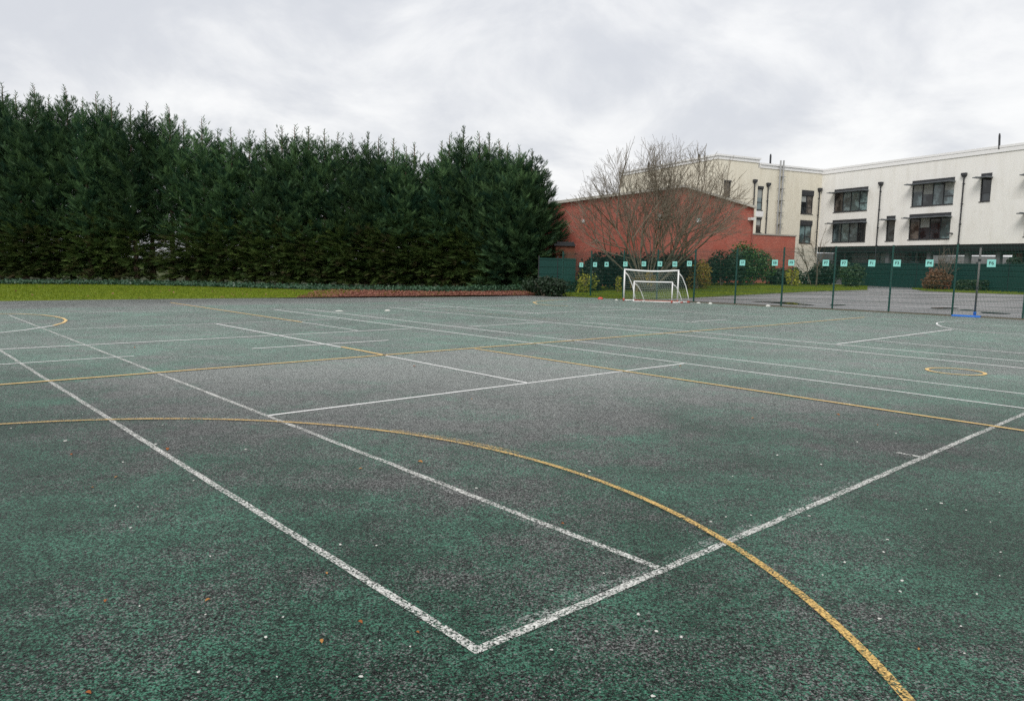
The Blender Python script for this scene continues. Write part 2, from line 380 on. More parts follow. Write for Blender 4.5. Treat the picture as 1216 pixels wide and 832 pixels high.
P = scatter(g, 14000); P = P[rng.random(14000) < np.clip((G(470, 350)[0] - P[:, 0]) / 8, .10, .8) * (.25 + .9 * (np.sin(P[:, 0] * 1.7) * np.sin(P[:, 0] * .63 + 1) > .1))]; P[:, 2] += .03
ob = link('weeds', tri_mesh('weeds', blades(P, .08, .014, .6), rng.random(len(P)), M['grassb'])); tag(ob, 'thin yellowish grass growing through the leaf litter', 'grass', kind='stuff')
I1 = [G(x, y) for x, y in ((-60, 337.5), (0, 337.8), (100, 338), (200, 339.5), (300, 342.5), (400, 345.2), (460, 346.2), (520, 347.5), (600, 347), (650, 346))]
I2 = [np.array([p[0] * 1.06, p[1] + 7.5, 0]) for p in I1]
o, g = loft('soil', I1, I2, M['soil'], .02, 50, 8); tag(o, 'dark bare soil under the conifers', 'soil', kind='structure')
P = np.concatenate([scatter(g[:, :3], 11000), scatter(g, 5000)])
amp = .12 + .38 * np.clip((P[:, 0] + 12) / 14, 0, 1) ** 2
P[:, 2] += rng.random(len(P)) * amp
ob = link('ivy', tri_mesh('ivy', flats(P, .085, .05, .9), rng.random(len(P)), M['ivy'])); tag(ob, 'low dark ivy spreading along the foot of the conifers', 'ivy', kind='stuff')

# tarmac yard beyond the fence
K1 = [np.append(FP0 + FD * t, 0) for t in (-4, 70)]; K2 = [np.append(FP0 + FD * t + FN * 75, 0) for t in (-4, 70)]
o, g = loft('tarmac_yard', K1, K2, M['backtar'], .002, 20, 60); tag(o, 'damp grey tarmac yard beyond the green fence', 'tarmac yard', kind='structure')
Ga1 = [GR(x, y) for x, y in ((668, 351.8), (700, 353.3), (740, 355.2), (775, 356.0), (800, 354.8), (830, 353.2), (870, 351), (950, 346.8), (1030, 344.4))]
Ga2 = [GR(x, y) for x, y in ((668, 337), (700, 337), (740, 337), (775, 336.5), (800, 336), (830, 336), (870, 336), (950, 337), (1030, 339.5))]
o, g = loft('lawn', Ga1, Ga2, M['lawn'], .022, 60, 14); tag(o, 'mown lawn behind the fence in front of the shrubs', 'lawn', kind='structure')
ob = link('grass', tri_mesh('grass', blades(scatter(g, 40000), .07, .014), rng.random(40000), M['grassb'])); tag(ob, 'bright grass blades behind the goal and fence', 'grass', kind='stuff')
Gb1 = [GR(x, y) for x, y in ((1083, 343.2), (1095, 345.5), (1130, 347), (1180, 348.8), (1300, 352.5))]
Gb2 = [GR(x, y) for x, y in ((1083, 342), (1095, 341), (1130, 340.5), (1180, 340), (1300, 340))]
o, g = loft('lawn', Gb1, Gb2, M['lawn'], .022, 40, 8); tag(o, 'narrow grass verge below the green hoarding on the right', 'lawn', kind='structure')
ob = link('grass', tri_mesh('grass', blades(scatter(g, 15000), .08, .016), rng.random(15000), M['grassb'])); tag(ob, 'grass blades on the verge by the clipped hedge', 'grass', kind='stuff')
# grit line along the fence foot
mb = MB(); mb.box(np.append((FP0 + FP1) / 2 + FD * 4 + FN * .04, .02), (36, .14, .04), np.append(FD, 0), np.append(FN, 0))
tag(mb.build('kerb', M['kerb']), 'low gritty edging strip along the foot of the fence', 'kerb', kind='structure')
# puddles
def puddle(pts, label):
    c = np.mean([GR(x, y) for x, y in pts], axis=0); m = MB(c)
    P = [GR(x, y) for x, y in pts]; Q = []
    n = len(P)
    for i in range(n):
        for s_ in range(4):
            t = s_ / 4; p0, p1, p2, p3 = P[i - 1], P[i], P[(i + 1) % n], P[(i + 2) % n]
            q = .5 * (2 * p1 + (p2 - p0) * t + (2 * p0 - 5 * p1 + 4 * p2 - p3) * t * t + (3 * p1 - p0 - 3 * p2 + p3) * t ** 3); q[2] += .012; Q.append(q)
    m.quad(*Q); tag(m.build('puddle', M['puddle'], loc=c), label, 'puddle', kind='structure')
puddle([(893, 358.2), (915, 358.6), (940, 359.2), (955, 361), (968, 362.6), (940, 361.8), (915, 359.8)], 'long dark puddle on the yard behind the fence')
puddle([(985, 362.2), (1000, 362), (1004, 362.6), (990, 363)], 'short dark puddle on the yard between two fence posts')
puddle([(1105, 365.6), (1122, 365.2), (1138, 366), (1130, 366.8), (1112, 366.6)], 'dark puddle on the yard left of the netball post')
puddle([(1140, 367.8), (1152, 367.9), (1158, 369.2), (1146, 368.8)], 'small dark puddle by the foot of the netball post')
puddle([(1165, 370.6), (1175, 371), (1200, 372.4), (1190, 373), (1168, 372)], 'dark puddle near the right end of the fence')

# ------------------------------------------------------------------ painted lines (u, v in metres from the near corner of the tennis court)
def strip(m, pts, w, z):
    pts = [np.array(p, float) for p in pts]; n = len(pts); L = []; Rr = []
    for i in range(n):
        t = pts[min(i + 1, n - 1)] - pts[max(i - 1, 0)]; t /= np.linalg.norm(t); q = np.array([-t[1], t[0]]) * w / 2
        L.append(UV(*(pts[i] + q), z)); Rr.append(UV(*(pts[i] - q), z))
    b = len(m.v); m.add(L + Rr, [(i, i + 1, n + i + 1, n + i) for i in range(n - 1)])
def marking(items, mat, z, label):
    m = MB()
    for pts, w in items: strip(m, pts, w, z)
    return tag(m.build('court_marking', mat), label, 'court marking', kind='structure')
def jit(a, b, n=14, s=.006):
    a, b = np.array(a, float), np.array(b, float); d = b - a; q = np.array([-d[1], d[0]]) / np.linalg.norm(d)
    return [a + d * i / n + q * random.uniform(-s, s) for i in range(n + 1)]
def arc(c, r, a0, a1, n=48): return [(c[0] + r * math.cos(R(a0 + (a1 - a0) * i / n)), c[1] + r * math.sin(R(a0 + (a1 - a0) * i / n))) for i in range(n + 1)]
marking([(jit((0, -.03), (0, 12.5), 60, .004), .056), (jit((.03, 0), (18, 0), 80, .004), .054), (jit((0.035, 1.415), (23.7, 1.47), 90, .004), .056),
         (jit((.03, 5.57), (.24, 5.57), 2), .06)], M['white'], .004, 'wide white baseline and side lines of the near tennis court')
marking([(jit((5.54, 1.45), (5.50, 9.52)), .05), (jit((5.53, 5.52), (10.4, 5.53)), .05), (jit((10.4, 5.53), (18.05, 5.46)), .062),
         (jit((23.0, 9.40), (11.9, 9.55)), .066), (jit((11.9, 9.55), (-2, 9.56)), .05), (jit((22.85, 10.5), (11.9, 10.78)), .066), (jit((11.9, 10.78), (-2, 11.02)), .05)],
        M['whiteB'], .004, 'thin white service lines and far side lines of the tennis court')
marking([(jit((11.86, -3), (11.86, 1.72)), .05), (jit((11.87, 3.9), (11.84, 7.08)), .070), (jit((14.17, -1), (14.14, 9.3)), .070), (jit((13.84, 11.1), (13.95, 14.1)), .070),
         (jit((18.06, 1.5), (17.98, 9.2)), .04), (jit((24.3, 1.3), (22.85, 10.5)), .04), (jit((14.29, 7.72), (18.5, 7.68)), .05)], M['whiteB'], .008, 'white cross lines on the far left of the court')
marking([(jit((9.6, -6), (9.5, 20), 40), .064), (jit((9.5, 20), (9.66, 27.6), 12), .070), (jit((9.45, 7.68), (-3, 7.86), 24), .055), (jit((28.6, 7.55), (17.4, 7.70), 20), .075), (jit((11.2, 5.525), (9.5, 5.53), 4), .072)],
        M['yellowB'], .012, 'straight yellow lines of the netball court')
bc, br = (2.08, -2.38), 4.90
pts = [(6.75, -.95), (6.44, -.23), (5.98, .49), (5.34, 1.17), (4.54, 1.77), (3.63, 2.23), (2.9, 2.43), (2.08, 2.52), (1.37, 2.5), (.6, 2.35), (-.01, 2.09), (-.51, 1.81), (-1.04, 1.45), (-1.46, 1.12)]
AM = np.array([[2 * p[0], 2 * p[1], 1] for p in pts]); bb = np.array([p[0] ** 2 + p[1] ** 2 for p in pts])
sol = np.linalg.lstsq(AM, bb, rcond=None)[0]; bc = (sol[0], sol[1]); br = math.sqrt(sol[2] + bc[0] ** 2 + bc[1] ** 2)
marking([(arc(bc, br, -20, 190, 120), .052)], M['yellow'], .012, 'large yellow goal arc sweeping across the foreground')
marking([(arc(bc, br + .10, 20, 66, 60), .070)], M['whiteF'], .008, 'faded white ghost arc behind the big yellow arc')
marking([(arc(bc, br + .085, 66, 84, 40), .070)], M['yellowF'], .008, 'faded second yellow arc beside the big yellow arc')
marking([(jit((.075, .1), (.06, 2.6), 16, .02), .07), (jit((.07, 2.9), (.06, 4.2), 10, .02), .072), (jit((.5, 1.35), (2.6, 1.36), 12, .015), .06)], M['whiteF'], .006, 'faded ghost paint beside the white baseline near the corner')
marking([(arc((1.94, 12.84), .46, 0, 360, 60), .06)], M['yellowB'], .012, 'small yellow centre circle on the right of the court')
marking([([(24.6, .4), (24.41, 1.2), (24.05, 1.8), (23.3, 2.26), (22.54, 2.43), (21.7, 2.49), (20.89, 2.41), (20.06, 2.18), (19.26, 1.81)], .075)], M['yellowB'], .012, 'yellow half circle at the far left of the court')
marking([([(19.26, 1.81), (18.77, 1.43), (18.24, 1.02), (17.77, .48), (17.0, -.6)], .072)], M['whiteB'], .008, 'white tail of the half circle at far left')
marking([(jit((22.5, 13.9), (13.2, 14.35), 20), .070), (jit((13.2, 14.35), (5.3, 14.55), 20), .070), (jit((5.3, 14.55), (-2, 14.66), 16), .070), (jit((24.1, 16.55), (17.0, 16.95)), .070),
         (jit((9.7, 15.66), (-2, 16.05), 20), .070), (jit((13.5, 15.35), (9.7, 15.66), 8), .070)], M['whiteB'], .004, 'long white lines of the far court')
marking([(jit((21.75, 14.0), (21.7, 21), 14), .070), (jit((17.3, 16.0), (17.2, 23.2), 16), .070), (jit((5.48, 15.9), (5.47, 24.1), 18), .072), (jit((11.73, 18.6), (11.71, 21)), .070), (jit((13.87, 19.2), (13.9, 21.6)), .04),
         (jit((19.5, 22.4), (11.8, 23.9), 16), .062), (jit((15.4, 17.6), (11.5, 18.9), 8), .062), (jit((5.3, 17.7), (-1, 17.7), 14), .062), (jit((28.56, .5), (28.65, 2.65), 4), .062)], M['whiteB'], .008, 'faint white cross lines of the far court')
marking([(jit((20.6, 15.2), (14.2, 15.1), 20), .070), (jit((27, 14.0), (23.4, 14.4)), .04), (jit((27, 16.2), (24.2, 16.5)), .04), (jit((9.69, 27.6), (7.6, 28.3)), .05)], M['yellowF'], .008, 'faded yellow lines on the far court')
marking([(jit((5.0, 12.3), (1.9, 12.62), 30, .05), .10)], M['whiteF'], .008, 'smudged white line leading to the yellow circle')
marking([([(24.6, 26.4), (24.42, 25.17), (23.82, 23.4), (23.19, 22.5), (21.99, 21.6), (20.92, 21.4), (20.2, 21.8)], .085)], M['yellowB'], .012, 'yellow curve on the court near the first fence post')
marking([([(20.2, 21.8), (19.47, 22.47), (17.77, 23.75)], .072), ([(6.4, 29.6), (7.0, 28.3), (6.9, 27.1), (6.58, 26.13), (6.13, 25.19), (5.6, 24.43), (4.8, 23.93), (3.5, 23.9), (1, 24.0)], .06), (jit((6.8, 28.0), (4.0, 28.2)), .070)],
        M['whiteB'], .008, 'white curve on the court in front of the netball post')

# ------------------------------------------------------------------ bits lying on the court
def scrap_mesh(kind):
    n = 7; m = MB(); ring = []
    for i in range(n):
        a = 6.283 * i / n; r = .012 * random.uniform(.7, 1.3); ring.append((r * 1.5 * math.cos(a), r * math.sin(a), 0.001 + random.uniform(0, .004)))
    if kind == 'leaf':
        ring = [(-.030, 0, .003), (-.012, -.014, .010), (.012, -.013, .012), (.032, 0, .004), (.014, .013, .013), (-.012, .013, .012)]; n = 6
    top = [(x * .7, y * .7, z + .006) for x, y, z in ring]
    m.add(ring + top, [tuple(range(n))[::-1], tuple(n + i for i in range(n))] + [(i, (i + 1) % n, n + (i + 1) % n, n + i) for i in range(n)])
    return m.mesh('scrap')
SCR = [scrap_mesh('s') for _ in range(4)]; LEA = [scrap_mesh('leaf') for _ in range(2)]
for me in SCR: me.materials.append(M['scrap'])
LEA[0].materials.append(M['leafO']); LEA[1].materials.append(M['leafR'])
whites = [(137, 601), (155, 627), (166, 720), (236, 798.5), (329, 804), (336, 733), (316, 757), (487, 768), (451, 761), (429, 804), (404, 647), (655, 772), (717, 681), (775, 827), (779, 750), (758, 730), (806, 668), (861, 648),
          (1003, 668), (1071, 690), (1069, 703), (1044, 735), (1141, 744), (1145, 776), (1160, 706), (1054, 641), (977, 683), (809, 757), (193, 505), (312, 480), (384, 510), (292, 534), (230, 571), (164, 602), (250, 661), (244, 730),
          (923, 541), (870, 566), (888, 581), (862, 614), (961, 613), (1118, 598), (1187, 585), (1176, 620), (1188, 656), (658, 493), (690, 520), (566, 580), (1217 - 30, 684), (1064, 515), (975, 552), (1018, 525), (98, 492), (221, 426), (600, 547),
          (720, 430), (844, 620), (892, 612), (1100, 605), (447, 648), (1049, 656), (938, 606), (1147, 606), (700, 560), (13, 509), (78, 524), (185, 528), (146, 549), (1009, 480)]
for i, (x, y) in enumerate(whites):
    o = link('leaf_scrap', SCR[i % 4], loc=G(x, y) + np.array([0, 0, .003])); o.rotation_euler[2] = random.random() * 6; s = random.uniform(.35, .75) * (1 if y > 560 else 1.35); o.scale = (s, s, s)
    tag(o, 'tiny pale scrap lying on the worn court', 'scrap', 'pale scraps scattered over the court')
for i, (x, y) in enumerate([(499, 549), (199, 534), (388, 681), (428, 739), (247, 713), (105, 823), (382, 762), (125, 714), (138, 567), (85, 540), (110, 579), (496, 751), (428, 557), (668, 622), (1091, 771), (492, 435), (808, 435), (1042, 505), (894, 497), (995, 493), (560, 474), (160, 413)]):
    o = link('fallen_leaf', LEA[i % 2], loc=G(x, y) + np.array([0, 0, .003])); o.rotation_euler[2] = random.random() * 6; s = random.uniform(.35, .75) * (1.0 if y > 560 else 1.5); o.scale = (s, s, s)
    tag(o, 'small orange brown leaf lying on the worn court', 'leaf', 'brown leaves scattered over the court')

# ------------------------------------------------------------------ foliage generators
def fronds(base, ax, side, Ln, K=5, wid=.17):
    """flat fan sprays: base (n,3), axis, side vectors, length (n,). returns (n*(2K+1),3,3) triangles and frond index."""
    nrm = np.cross(ax, side); T = []; n = len(base)
    for k in range(K):
        t = (k + .35) / (K + .2); ll = .60 * (1 - .45 * t)
        for sg in (-1, 1):
            p = base + ax * (Ln * t)[:, None]
            tip = p + (ax * .90 + side * sg * .46 - nrm * .12) * (Ln * ll * rng.uniform(.75, 1.2, n))[:, None]
            w = ax * (Ln * wid * .8)[:, None]
            T.append(np.stack([p - w * .45, p + w * .55, tip], 1))
    p = base + ax * (Ln * .55)[:, None]; w = side * (Ln * wid * .45)[:, None]
    T.append(np.stack([p - w, p + w, base + ax * (Ln * 1.15)[:, None] - nrm * (Ln * .06)[:, None]], 1))
    return np.concatenate(T, 0), np.tile(np.arange(n), 2 * K + 1)
def crown_mesh(name, ht, z0, rad, seed, dens, elev0, elev1, spire, mat, spray=.42, power=.55, clump=.5, taper_low=0.0):
    g = np.random.default_rng(seed); Bp, Ax, Sd, Ln, Rn = [], [], [], [], []
    nb = int((ht - z0) * dens); wood = MB()
    for i in range(nb):
        f = (i + g.random()) / nb; f = f ** .92; z = z0 + (ht - z0 - .25) * f
        left = ht - z
        if left < 1.2 or (left < 3.8 and g.random() < .70 * (1 - (left - 1.2) / 2.7)): continue
        r = min(rad * (left / (ht - z0)) ** power, .07 + left * spire * .5 + left * left * spire * .11) * g.uniform(.72, 1.12)
        if taper_low: r *= min(1, .62 + (z - z0) * taper_low)
        az = g.random() * 6.283 + (i % 3) * 2.09; el = R(elev0 + (elev1 - elev0) * f + g.normal(0, 6))
        hd = np.array([math.cos(az), math.sin(az), 0]); br_r = g.normal(.45, .3)
        L = r / max(.35, math.cos(el)); pts = []
        for j in range(4):
            t = j / 3; pts.append(np.array([0, 0, z]) + hd * (r * t) + np.array([0, 0, L * math.sin(el) * (t ** 1.35) - .05 * t]))
        ns = max(2, int(L / .20))
        for s in range(ns):
            t = .18 + .84 * (s + g.random()) / ns; q = t * 3; k = min(2, int(q)); p = pts[k] + (pts[k + 1] - pts[k]) * (q - k); d = pts[k + 1] - pts[k]; d /= np.linalg.norm(d)
            sd = np.cross(d, (0, 0, 1.)); sd /= np.linalg.norm(sd) + 1e-9; up = np.cross(sd, d)
            for sg in (-1, 1, 0):
                if sg == 0 and s < ns - 2: continue
                yaw = sg * g.uniform(.25, .75); ax = d * math.cos(yaw) + sd * math.sin(yaw) + up * g.normal(.10, .20); ax /= np.linalg.norm(ax)
                rl = g.normal(0, .55); s2 = np.cross(ax, up); s2 /= np.linalg.norm(s2) + 1e-9; u2 = np.cross(s2, ax); s2 = s2 * math.cos(rl) + u2 * math.sin(rl)
                Bp.append(p); Ax.append(ax); Sd.append(s2); Ln.append(spray * g.uniform(.6, 1.45) * min(1, .26 + left * .17)); Rn.append(np.clip(br_r + g.normal(0, .18), 0, 1))
    tw = []
    if ht > 8:
        for i in range(26):
            left = .12 + 2.3 * (i / 26) ** 1.1; az = i * 2.4 + g.normal(0, .3); l = (.10 + .30 * left) * g.uniform(.7, 1.1) if left < 1.5 else .55 * g.uniform(.6, 1.1)
            p = np.array([0, 0, ht - left]); hd = np.array([math.cos(az), math.sin(az), .62 + .25 * (left < .6)]); sdv = np.array([0, 0, 1.])
            tip = p + hd * l; tw.append([p - sdv * .03, p + sdv * .03, tip])
            q = np.cross(hd, sdv); q /= np.linalg.norm(q); tw.append([p - q * .03, p + q * .03, tip])
            for j in range(4):
                b = p + hd * l * (.3 + .17 * j); sg = 1 if j % 2 else -1; d2 = hd * .5 + q * sg * .55 + sdv * .15; tw.append([b - hd * .025, b + hd * .04, b + d2 * l * .42])
    T, idx = fronds(np.array(Bp), np.array(Ax), np.array(Sd), np.array(Ln))
    rn = np.array(Rn)[idx]
    if tw: T = np.concatenate([T, np.array(tw)]); rn = np.concatenate([rn, np.full(len(tw), .8)])
    return tri_mesh(name, T, rn, mat)
def leader_twigs(T0):  # kept for readability of the crown recipe
    return T0
def trunk_mesh(name, ht, r0, seed):
    g = random.Random(seed); m = MB(); n = 9; x = y = 0; pts = []
    for i in range(n):
        pts.append((x, y, ht * .98 * i / (n - 1))); x += g.uniform(-.05, .05); y += g.uniform(-.05, .05)
    m.tube(pts, [r0 * (1.35 if i == 0 else 1) * (1 - .94 * i / (n - 1)) + .012 for i in range(n)], 8)
    for k in range(14):
        z = ht * (.06 + .45 * g.random()); a = g.random() * 6.28; l = g.uniform(.5, 1.1)
        m.tube([(0, 0, z), (l * math.cos(a), l * math.sin(a), z + .25)], [.035, .012], 5)
    return m.mesh(name)

CONI = [(2, 106), (15, 97), (31, 108), (51, 98), (69, 113), (87, 100), (108, 116), (125, 108), (140, 113), (163, 123), (182, 121), (205, 123), (224, 141), (247, 137), (263, 152), (278, 150), (300, 153), (318, 152), (337, 148), (354, 147), (369, 149), (387, 152),
        (403, 156), (418, 157), (437, 156), (452, 160), (467, 163), (480, 170), (491, 168), (508, 181), (523, 166), (534, 157), (548, 149), (565, 155), (578, 157), (589, 164), (600, 170), (613, 171), (628, 176)]
PROTO = {}
for cls, hh in (('tall', 14.6), ('middle', 12.2), ('low', 10.4)):
    for k in range(2):
        PROTO[(cls, k)] = (hh, crown_mesh('crown', hh, 3.0, 1.75 if cls != 'low' else 1.65, 11 + k * 5 + int(hh), 33, 20, 58, .36, M['frond'], .46),
                           trunk_mesh('trunk', hh, .17, 3 + k))
SKIRT = [crown_mesh('lower_foliage', 6.5, .35, 2.45, 60 + k, 58, -8, 26, 6, M['frondlow'], .42, .30, taper_low=.18) for k in range(3)]
SKIRTHI = crown_mesh('lower_foliage', 5.2, .9, 1.9, 77, 44, -5, 22, 6, M['frondlow'], .38, .35)
ENDC = crown_mesh('crown', 10.2, .25, 3.25, 91, 58, 4, 50, .60, M['frond'], .50, .75)
ORD = ['first', 'second', 'third', 'fourth', 'fifth', 'sixth', 'seventh', 'eighth', 'ninth', 'tenth', 'eleventh', 'twelfth', 'thirteenth', 'fourteenth', 'fifteenth', 'sixteenth', 'seventeenth', 'eighteenth', 'nineteenth', 'twentieth']
N = len(CONI)
for i, (px, py) in enumerate(CONI):
    f = px / 640.0; Y = np.interp(px, [0, 200, 400, 560, 640], [57, 58, 56.5, 55.5, 53.5]) + random.uniform(-.5, .5)
    top = at(px, py, Y); base = np.array([top[0] - .01 * top[2], Y, 0.0]); base[0] = at(px, hor(px) + 25, Y)[0]
    ht = top[2]
    cls = 'tall' if ht > 13.4 else ('middle' if ht > 11.3 else 'low'); hh, cm, tm = PROTO[(cls, i % 2)]
    if i < 20: lab = ('tall ' if ht > 13 else '') + 'dark conifer with wispy top, %s from the left end of the row' % ORD[i]
    else: lab = 'dark conifer with wispy top, %s from the right end of the row' % ORD[N - 1 - i]
    e = empty('conifer_tree', base, random.random() * 6.28, lab, 'conifer', 'row of conifers beyond the lawn')
    s = ht / hh; bare = px in (182, 205)
    last = i >= N - 3
    c = link('crown', ENDC if last else cm, parent=e); sw = s * random.uniform(.95, 1.15); c.scale = (sw, sw, s) if not last else (ht / 10.2 * (.9 if i < N - 1 else 1.0), ) * 2 + (ht / 10.2,)
    link('trunk', tm, M['bark'], e).scale = (s * (1.25 if bare else 1), s * (1.25 if bare else 1), s)
    if bare:
        k = link('lower_foliage', SKIRTHI, parent=e)
    elif not last:
        k = link('lower_foliage', SKIRT[i % 3], parent=e); q = random.uniform(.9, 1.06); k.scale = (q, q, random.uniform(.84, 1.14) * (1 - .10 * f)); k.rotation_euler[2] = random.random() * 6

# ------------------------------------------------------------------ shrubs
def leaf_blob(n, rx, ry, rz, size, seed, shell=.55, flat=.6, lumps=5):
    g = np.random.default_rng(seed)
    C = np.stack([g.uniform(-.55, .55, lumps), g.uniform(-.55, .55, lumps), g.uniform(.25, .72, lumps)], 1); rr = g.uniform(.38, .6, lumps)
    w = g.integers(0, lumps, n); d = norm(g.normal(size=(n, 3))); rad = rr[w] * (shell + (1 - shell) * g.random(n)) * (1 + g.normal(0, .10, n))
    P = C[w] + d * rad[:, None]; P[:, 2] = np.abs(P[:, 2]); P = P * np.array([rx, ry, rz * 1.0])
    nr = norm(d + g.normal(0, .7, (n, 3))); a = norm(np.cross(nr, g.normal(size=(n, 3)))); b = np.cross(nr, a); s = size * (.55 + .9 * g.random(n))[:, None]
    Q = np.stack([P - a * s, P - b * s * flat, P + a * s, P + b * s * flat], 1)
    rn = np.clip(.5 * g.random(lumps)[w] + .5 * g.random(n), 0, 1)
    return Q, rn
def stems(m, rx, rz, n, seed, r=.02):
    g = random.Random(seed)
    for k in range(n):
        a = g.random() * 6.28; l = rx * g.uniform(.2, .75)
        m.tube([(0.05 * math.cos(a), .05 * math.sin(a), 0), (l * .4 * math.cos(a), l * .4 * math.sin(a), rz * .45), (l * math.cos(a), l * math.sin(a), rz * g.uniform(.7, .95))], [r, r * .7, r * .3], 5)
LM = {'darkgreen': m_leaf('dark_shrub_leaf', (.012, .030, .014), (.035, .075, .032), .45, .4), 'black': m_leaf('sombre_shrub_leaf', (.014, .024, .018), (.040, .056, .036), .5, .3),
      'green': m_leaf('green_shrub_leaf', (.022, .065, .018), (.075, .15, .035), .45, .4), 'yellow': m_leaf('yellow_shrub_leaf', (.13, .18, .02), (.48, .43, .05), .5, .3),
      'gold': m_leaf('golden_pink_shrub_leaf', (.24, .16, .03), (.42, .33, .06), .5, .3, noise_c=(.30, .13, .09)), 'redbrown': m_leaf('red_brown_hedge_leaf', (.13, .070, .035), (.28, .14, .08), .55, .3, noise_c=(.34, .10, .07)),
      'hedge': m_leaf('clipped_hedge_leaf', (.020, .050, .022), (.070, .125, .050), .45, .4), 'brown': m_leaf('brown_shrub_leaf', (.045, .033, .02), (.11, .075, .04), .6, .2), 'pale': m_leaf('pale_green_leaf', (.06, .11, .035), (.14, .20, .06), .5, .3)}
def shrub(x0, x1, yt, yb, kind, n, size, label, seed, depth=.7, lumps=5, flat=.6, name='shrub', Y=None, cat='shrub'):
    xm = (x0 + x1) / 2
    b = GR(xm, yb) if Y is None else None
    if b is None:
        b = at(xm, 320, Y); b[2] = float(rise(b[0], Y))
    Yc = b[1]; rx = (at(x1, 320, Yc)[0] - at(x0, 320, Yc)[0]) / 2; hz = at(xm, yt, Yc)[2] - b[2]
    e = empty(name, b + np.array([0, rx * depth * .6, 0]), 0, label, cat)
    hz = hz * (1 + .6 * rx * depth / Yc)
    Q, rn = leaf_blob(n, rx / .93, rx * depth, hz / 1.02, size, seed, lumps=lumps, flat=flat)
    link('foliage', tri_mesh('foliage', Q, rn, LM[kind]), parent=e)
    m = MB(); stems(m, rx, hz, 9, seed); m.build('stem', M['twig'], e)
    return e
shrub(684, 738, 303, 342, 'black', 6500, .125, 'sombre evergreen shrub behind the yellow flowering plant left of the goal', 1, Y=51.2)
shrub(722, 792, 302, 341.5, 'black', 9000, .125, 'dark evergreen shrub behind the large goal below the bare tree', 2, Y=52.2)
shrub(778, 838, 303, 341, 'brown', 9000, .105, 'brownish twiggy shrub behind the right end of the large goal', 3, Y=53.2)
shrub(618, 673, 332, 352, 'darkgreen', 4200, .075, 'low glossy evergreen bush beside the leftmost fence post', 4, depth=.8)
shrub(664, 700, 333.5, 343.5, 'darkgreen', 1800, .08, 'low dark leafy plant between the first two fence posts', 5, Y=49.5, depth=.5)
shrub(680, 711, 327, 340, 'yellow', 480, .085, 'bright yellow leafy plant left of the goal', 6, Y=48.8, depth=.5)
shrub(731, 739.5, 326, 337, 'yellow', 220, .075, 'small yellow plant just left of the goal post', 7, Y=49.5, depth=.6)
shrub(745, 781, 323.5, 340.5, 'gold', 1500, .07, 'golden leaved shrub seen through the goal net', 8, Y=50.2, depth=.5)
shrub(812, 849, 313, 341, 'gold', 1500, .085, 'golden and pink shrub beside the fifth fence post', 9, Y=52.2, depth=.6)
shrub(836, 884, 303, 342, 'darkgreen', 3600, .10, 'dark shrub between the golden bush and the big green bush', 10, Y=56)
shrub(868, 930, 296, 341, 'green', 5600, .095, 'large rounded green bush in front of the brick hall', 11, Y=56.5, lumps=7)
shrub(912, 958, 315, 341.5, 'darkgreen', 3000, .095, 'dark low shrub right of the large green bush', 12, Y=58)
shrub(934, 952, 319, 341.5, 'yellow', 330, .10, 'bright yellow shrub by the seventh fence post', 13, Y=55.5, depth=.5)
shrub(946, 1004, 313, 341, 'darkgreen', 4400, .095, 'dark evergreen shrub below the slender bare sapling', 14, Y=59)
shrub(1000, 1032, 316, 341, 'hedge', 2800, .09, 'rounded green shrub at left end of the dark green hoarding', 15, Y=56)
shrub(1103, 1141, 323.5, 342, 'redbrown', 3000, .085, 'red brown rounded hedge plant in front of the hoarding', 16, Y=52.8, lumps=6)
shrub(1194, 1232, 308, 342, 'darkgreen', 3800, .11, 'dark tree-like shrub at the right end of the hoarding', 17, Y=50.5)
# clipped hedges: leaves over a rounded box
def clipped(x0, x1, yt, yb, label, seed):
    b = GR((x0 + x1) / 2, yb); Yc = b[1]; L = at(x1, 340, Yc)[0] - at(x0, 340, Yc)[0]; hz = at((x0 + x1) / 2, yt, Yc)[2] - b[2]; g = np.random.default_rng(seed); n = 3600
    P = g.uniform(-1, 1, (n, 3)); k = g.integers(0, 3, n); P[np.arange(n), k] = np.sign(P[np.arange(n), k]) * g.uniform(.86, 1.04, n)
    P[:, 2] = P[:, 2] * .5 + .5; rr = 1 - .13 * P[:, 2] ** 4; P[:, :2] *= rr[:, None]
    P *= np.array([L / 2, .55, hz]); nr = norm(g.normal(size=(n, 3)) + np.array([0, -.4, .6])); a = norm(np.cross(nr, g.normal(size=(n, 3)))); bb = np.cross(nr, a); s = .075 * (.5 + g.random(n))[:, None]
    e = empty('hedge', b + np.array([0, .55, 0]), 0, label, 'hedge')
    link('foliage', tri_mesh('foliage', np.stack([P - a * s, P - bb * s * .6, P + a * s, P + bb * s * .6], 1), g.random(n), LM['hedge']), parent=e)
    m = MB(); stems(m, L / 3, hz, 8, seed); m.build('stem', M['twig'], e)
clipped(1144, 1198, 333.5, 346, 'long clipped green hedge on the verge behind the netball post', 21)
clipped(1197, 1240, 338, 346.5, 'lower clipped hedge at the right edge beside the long hedge', 22)

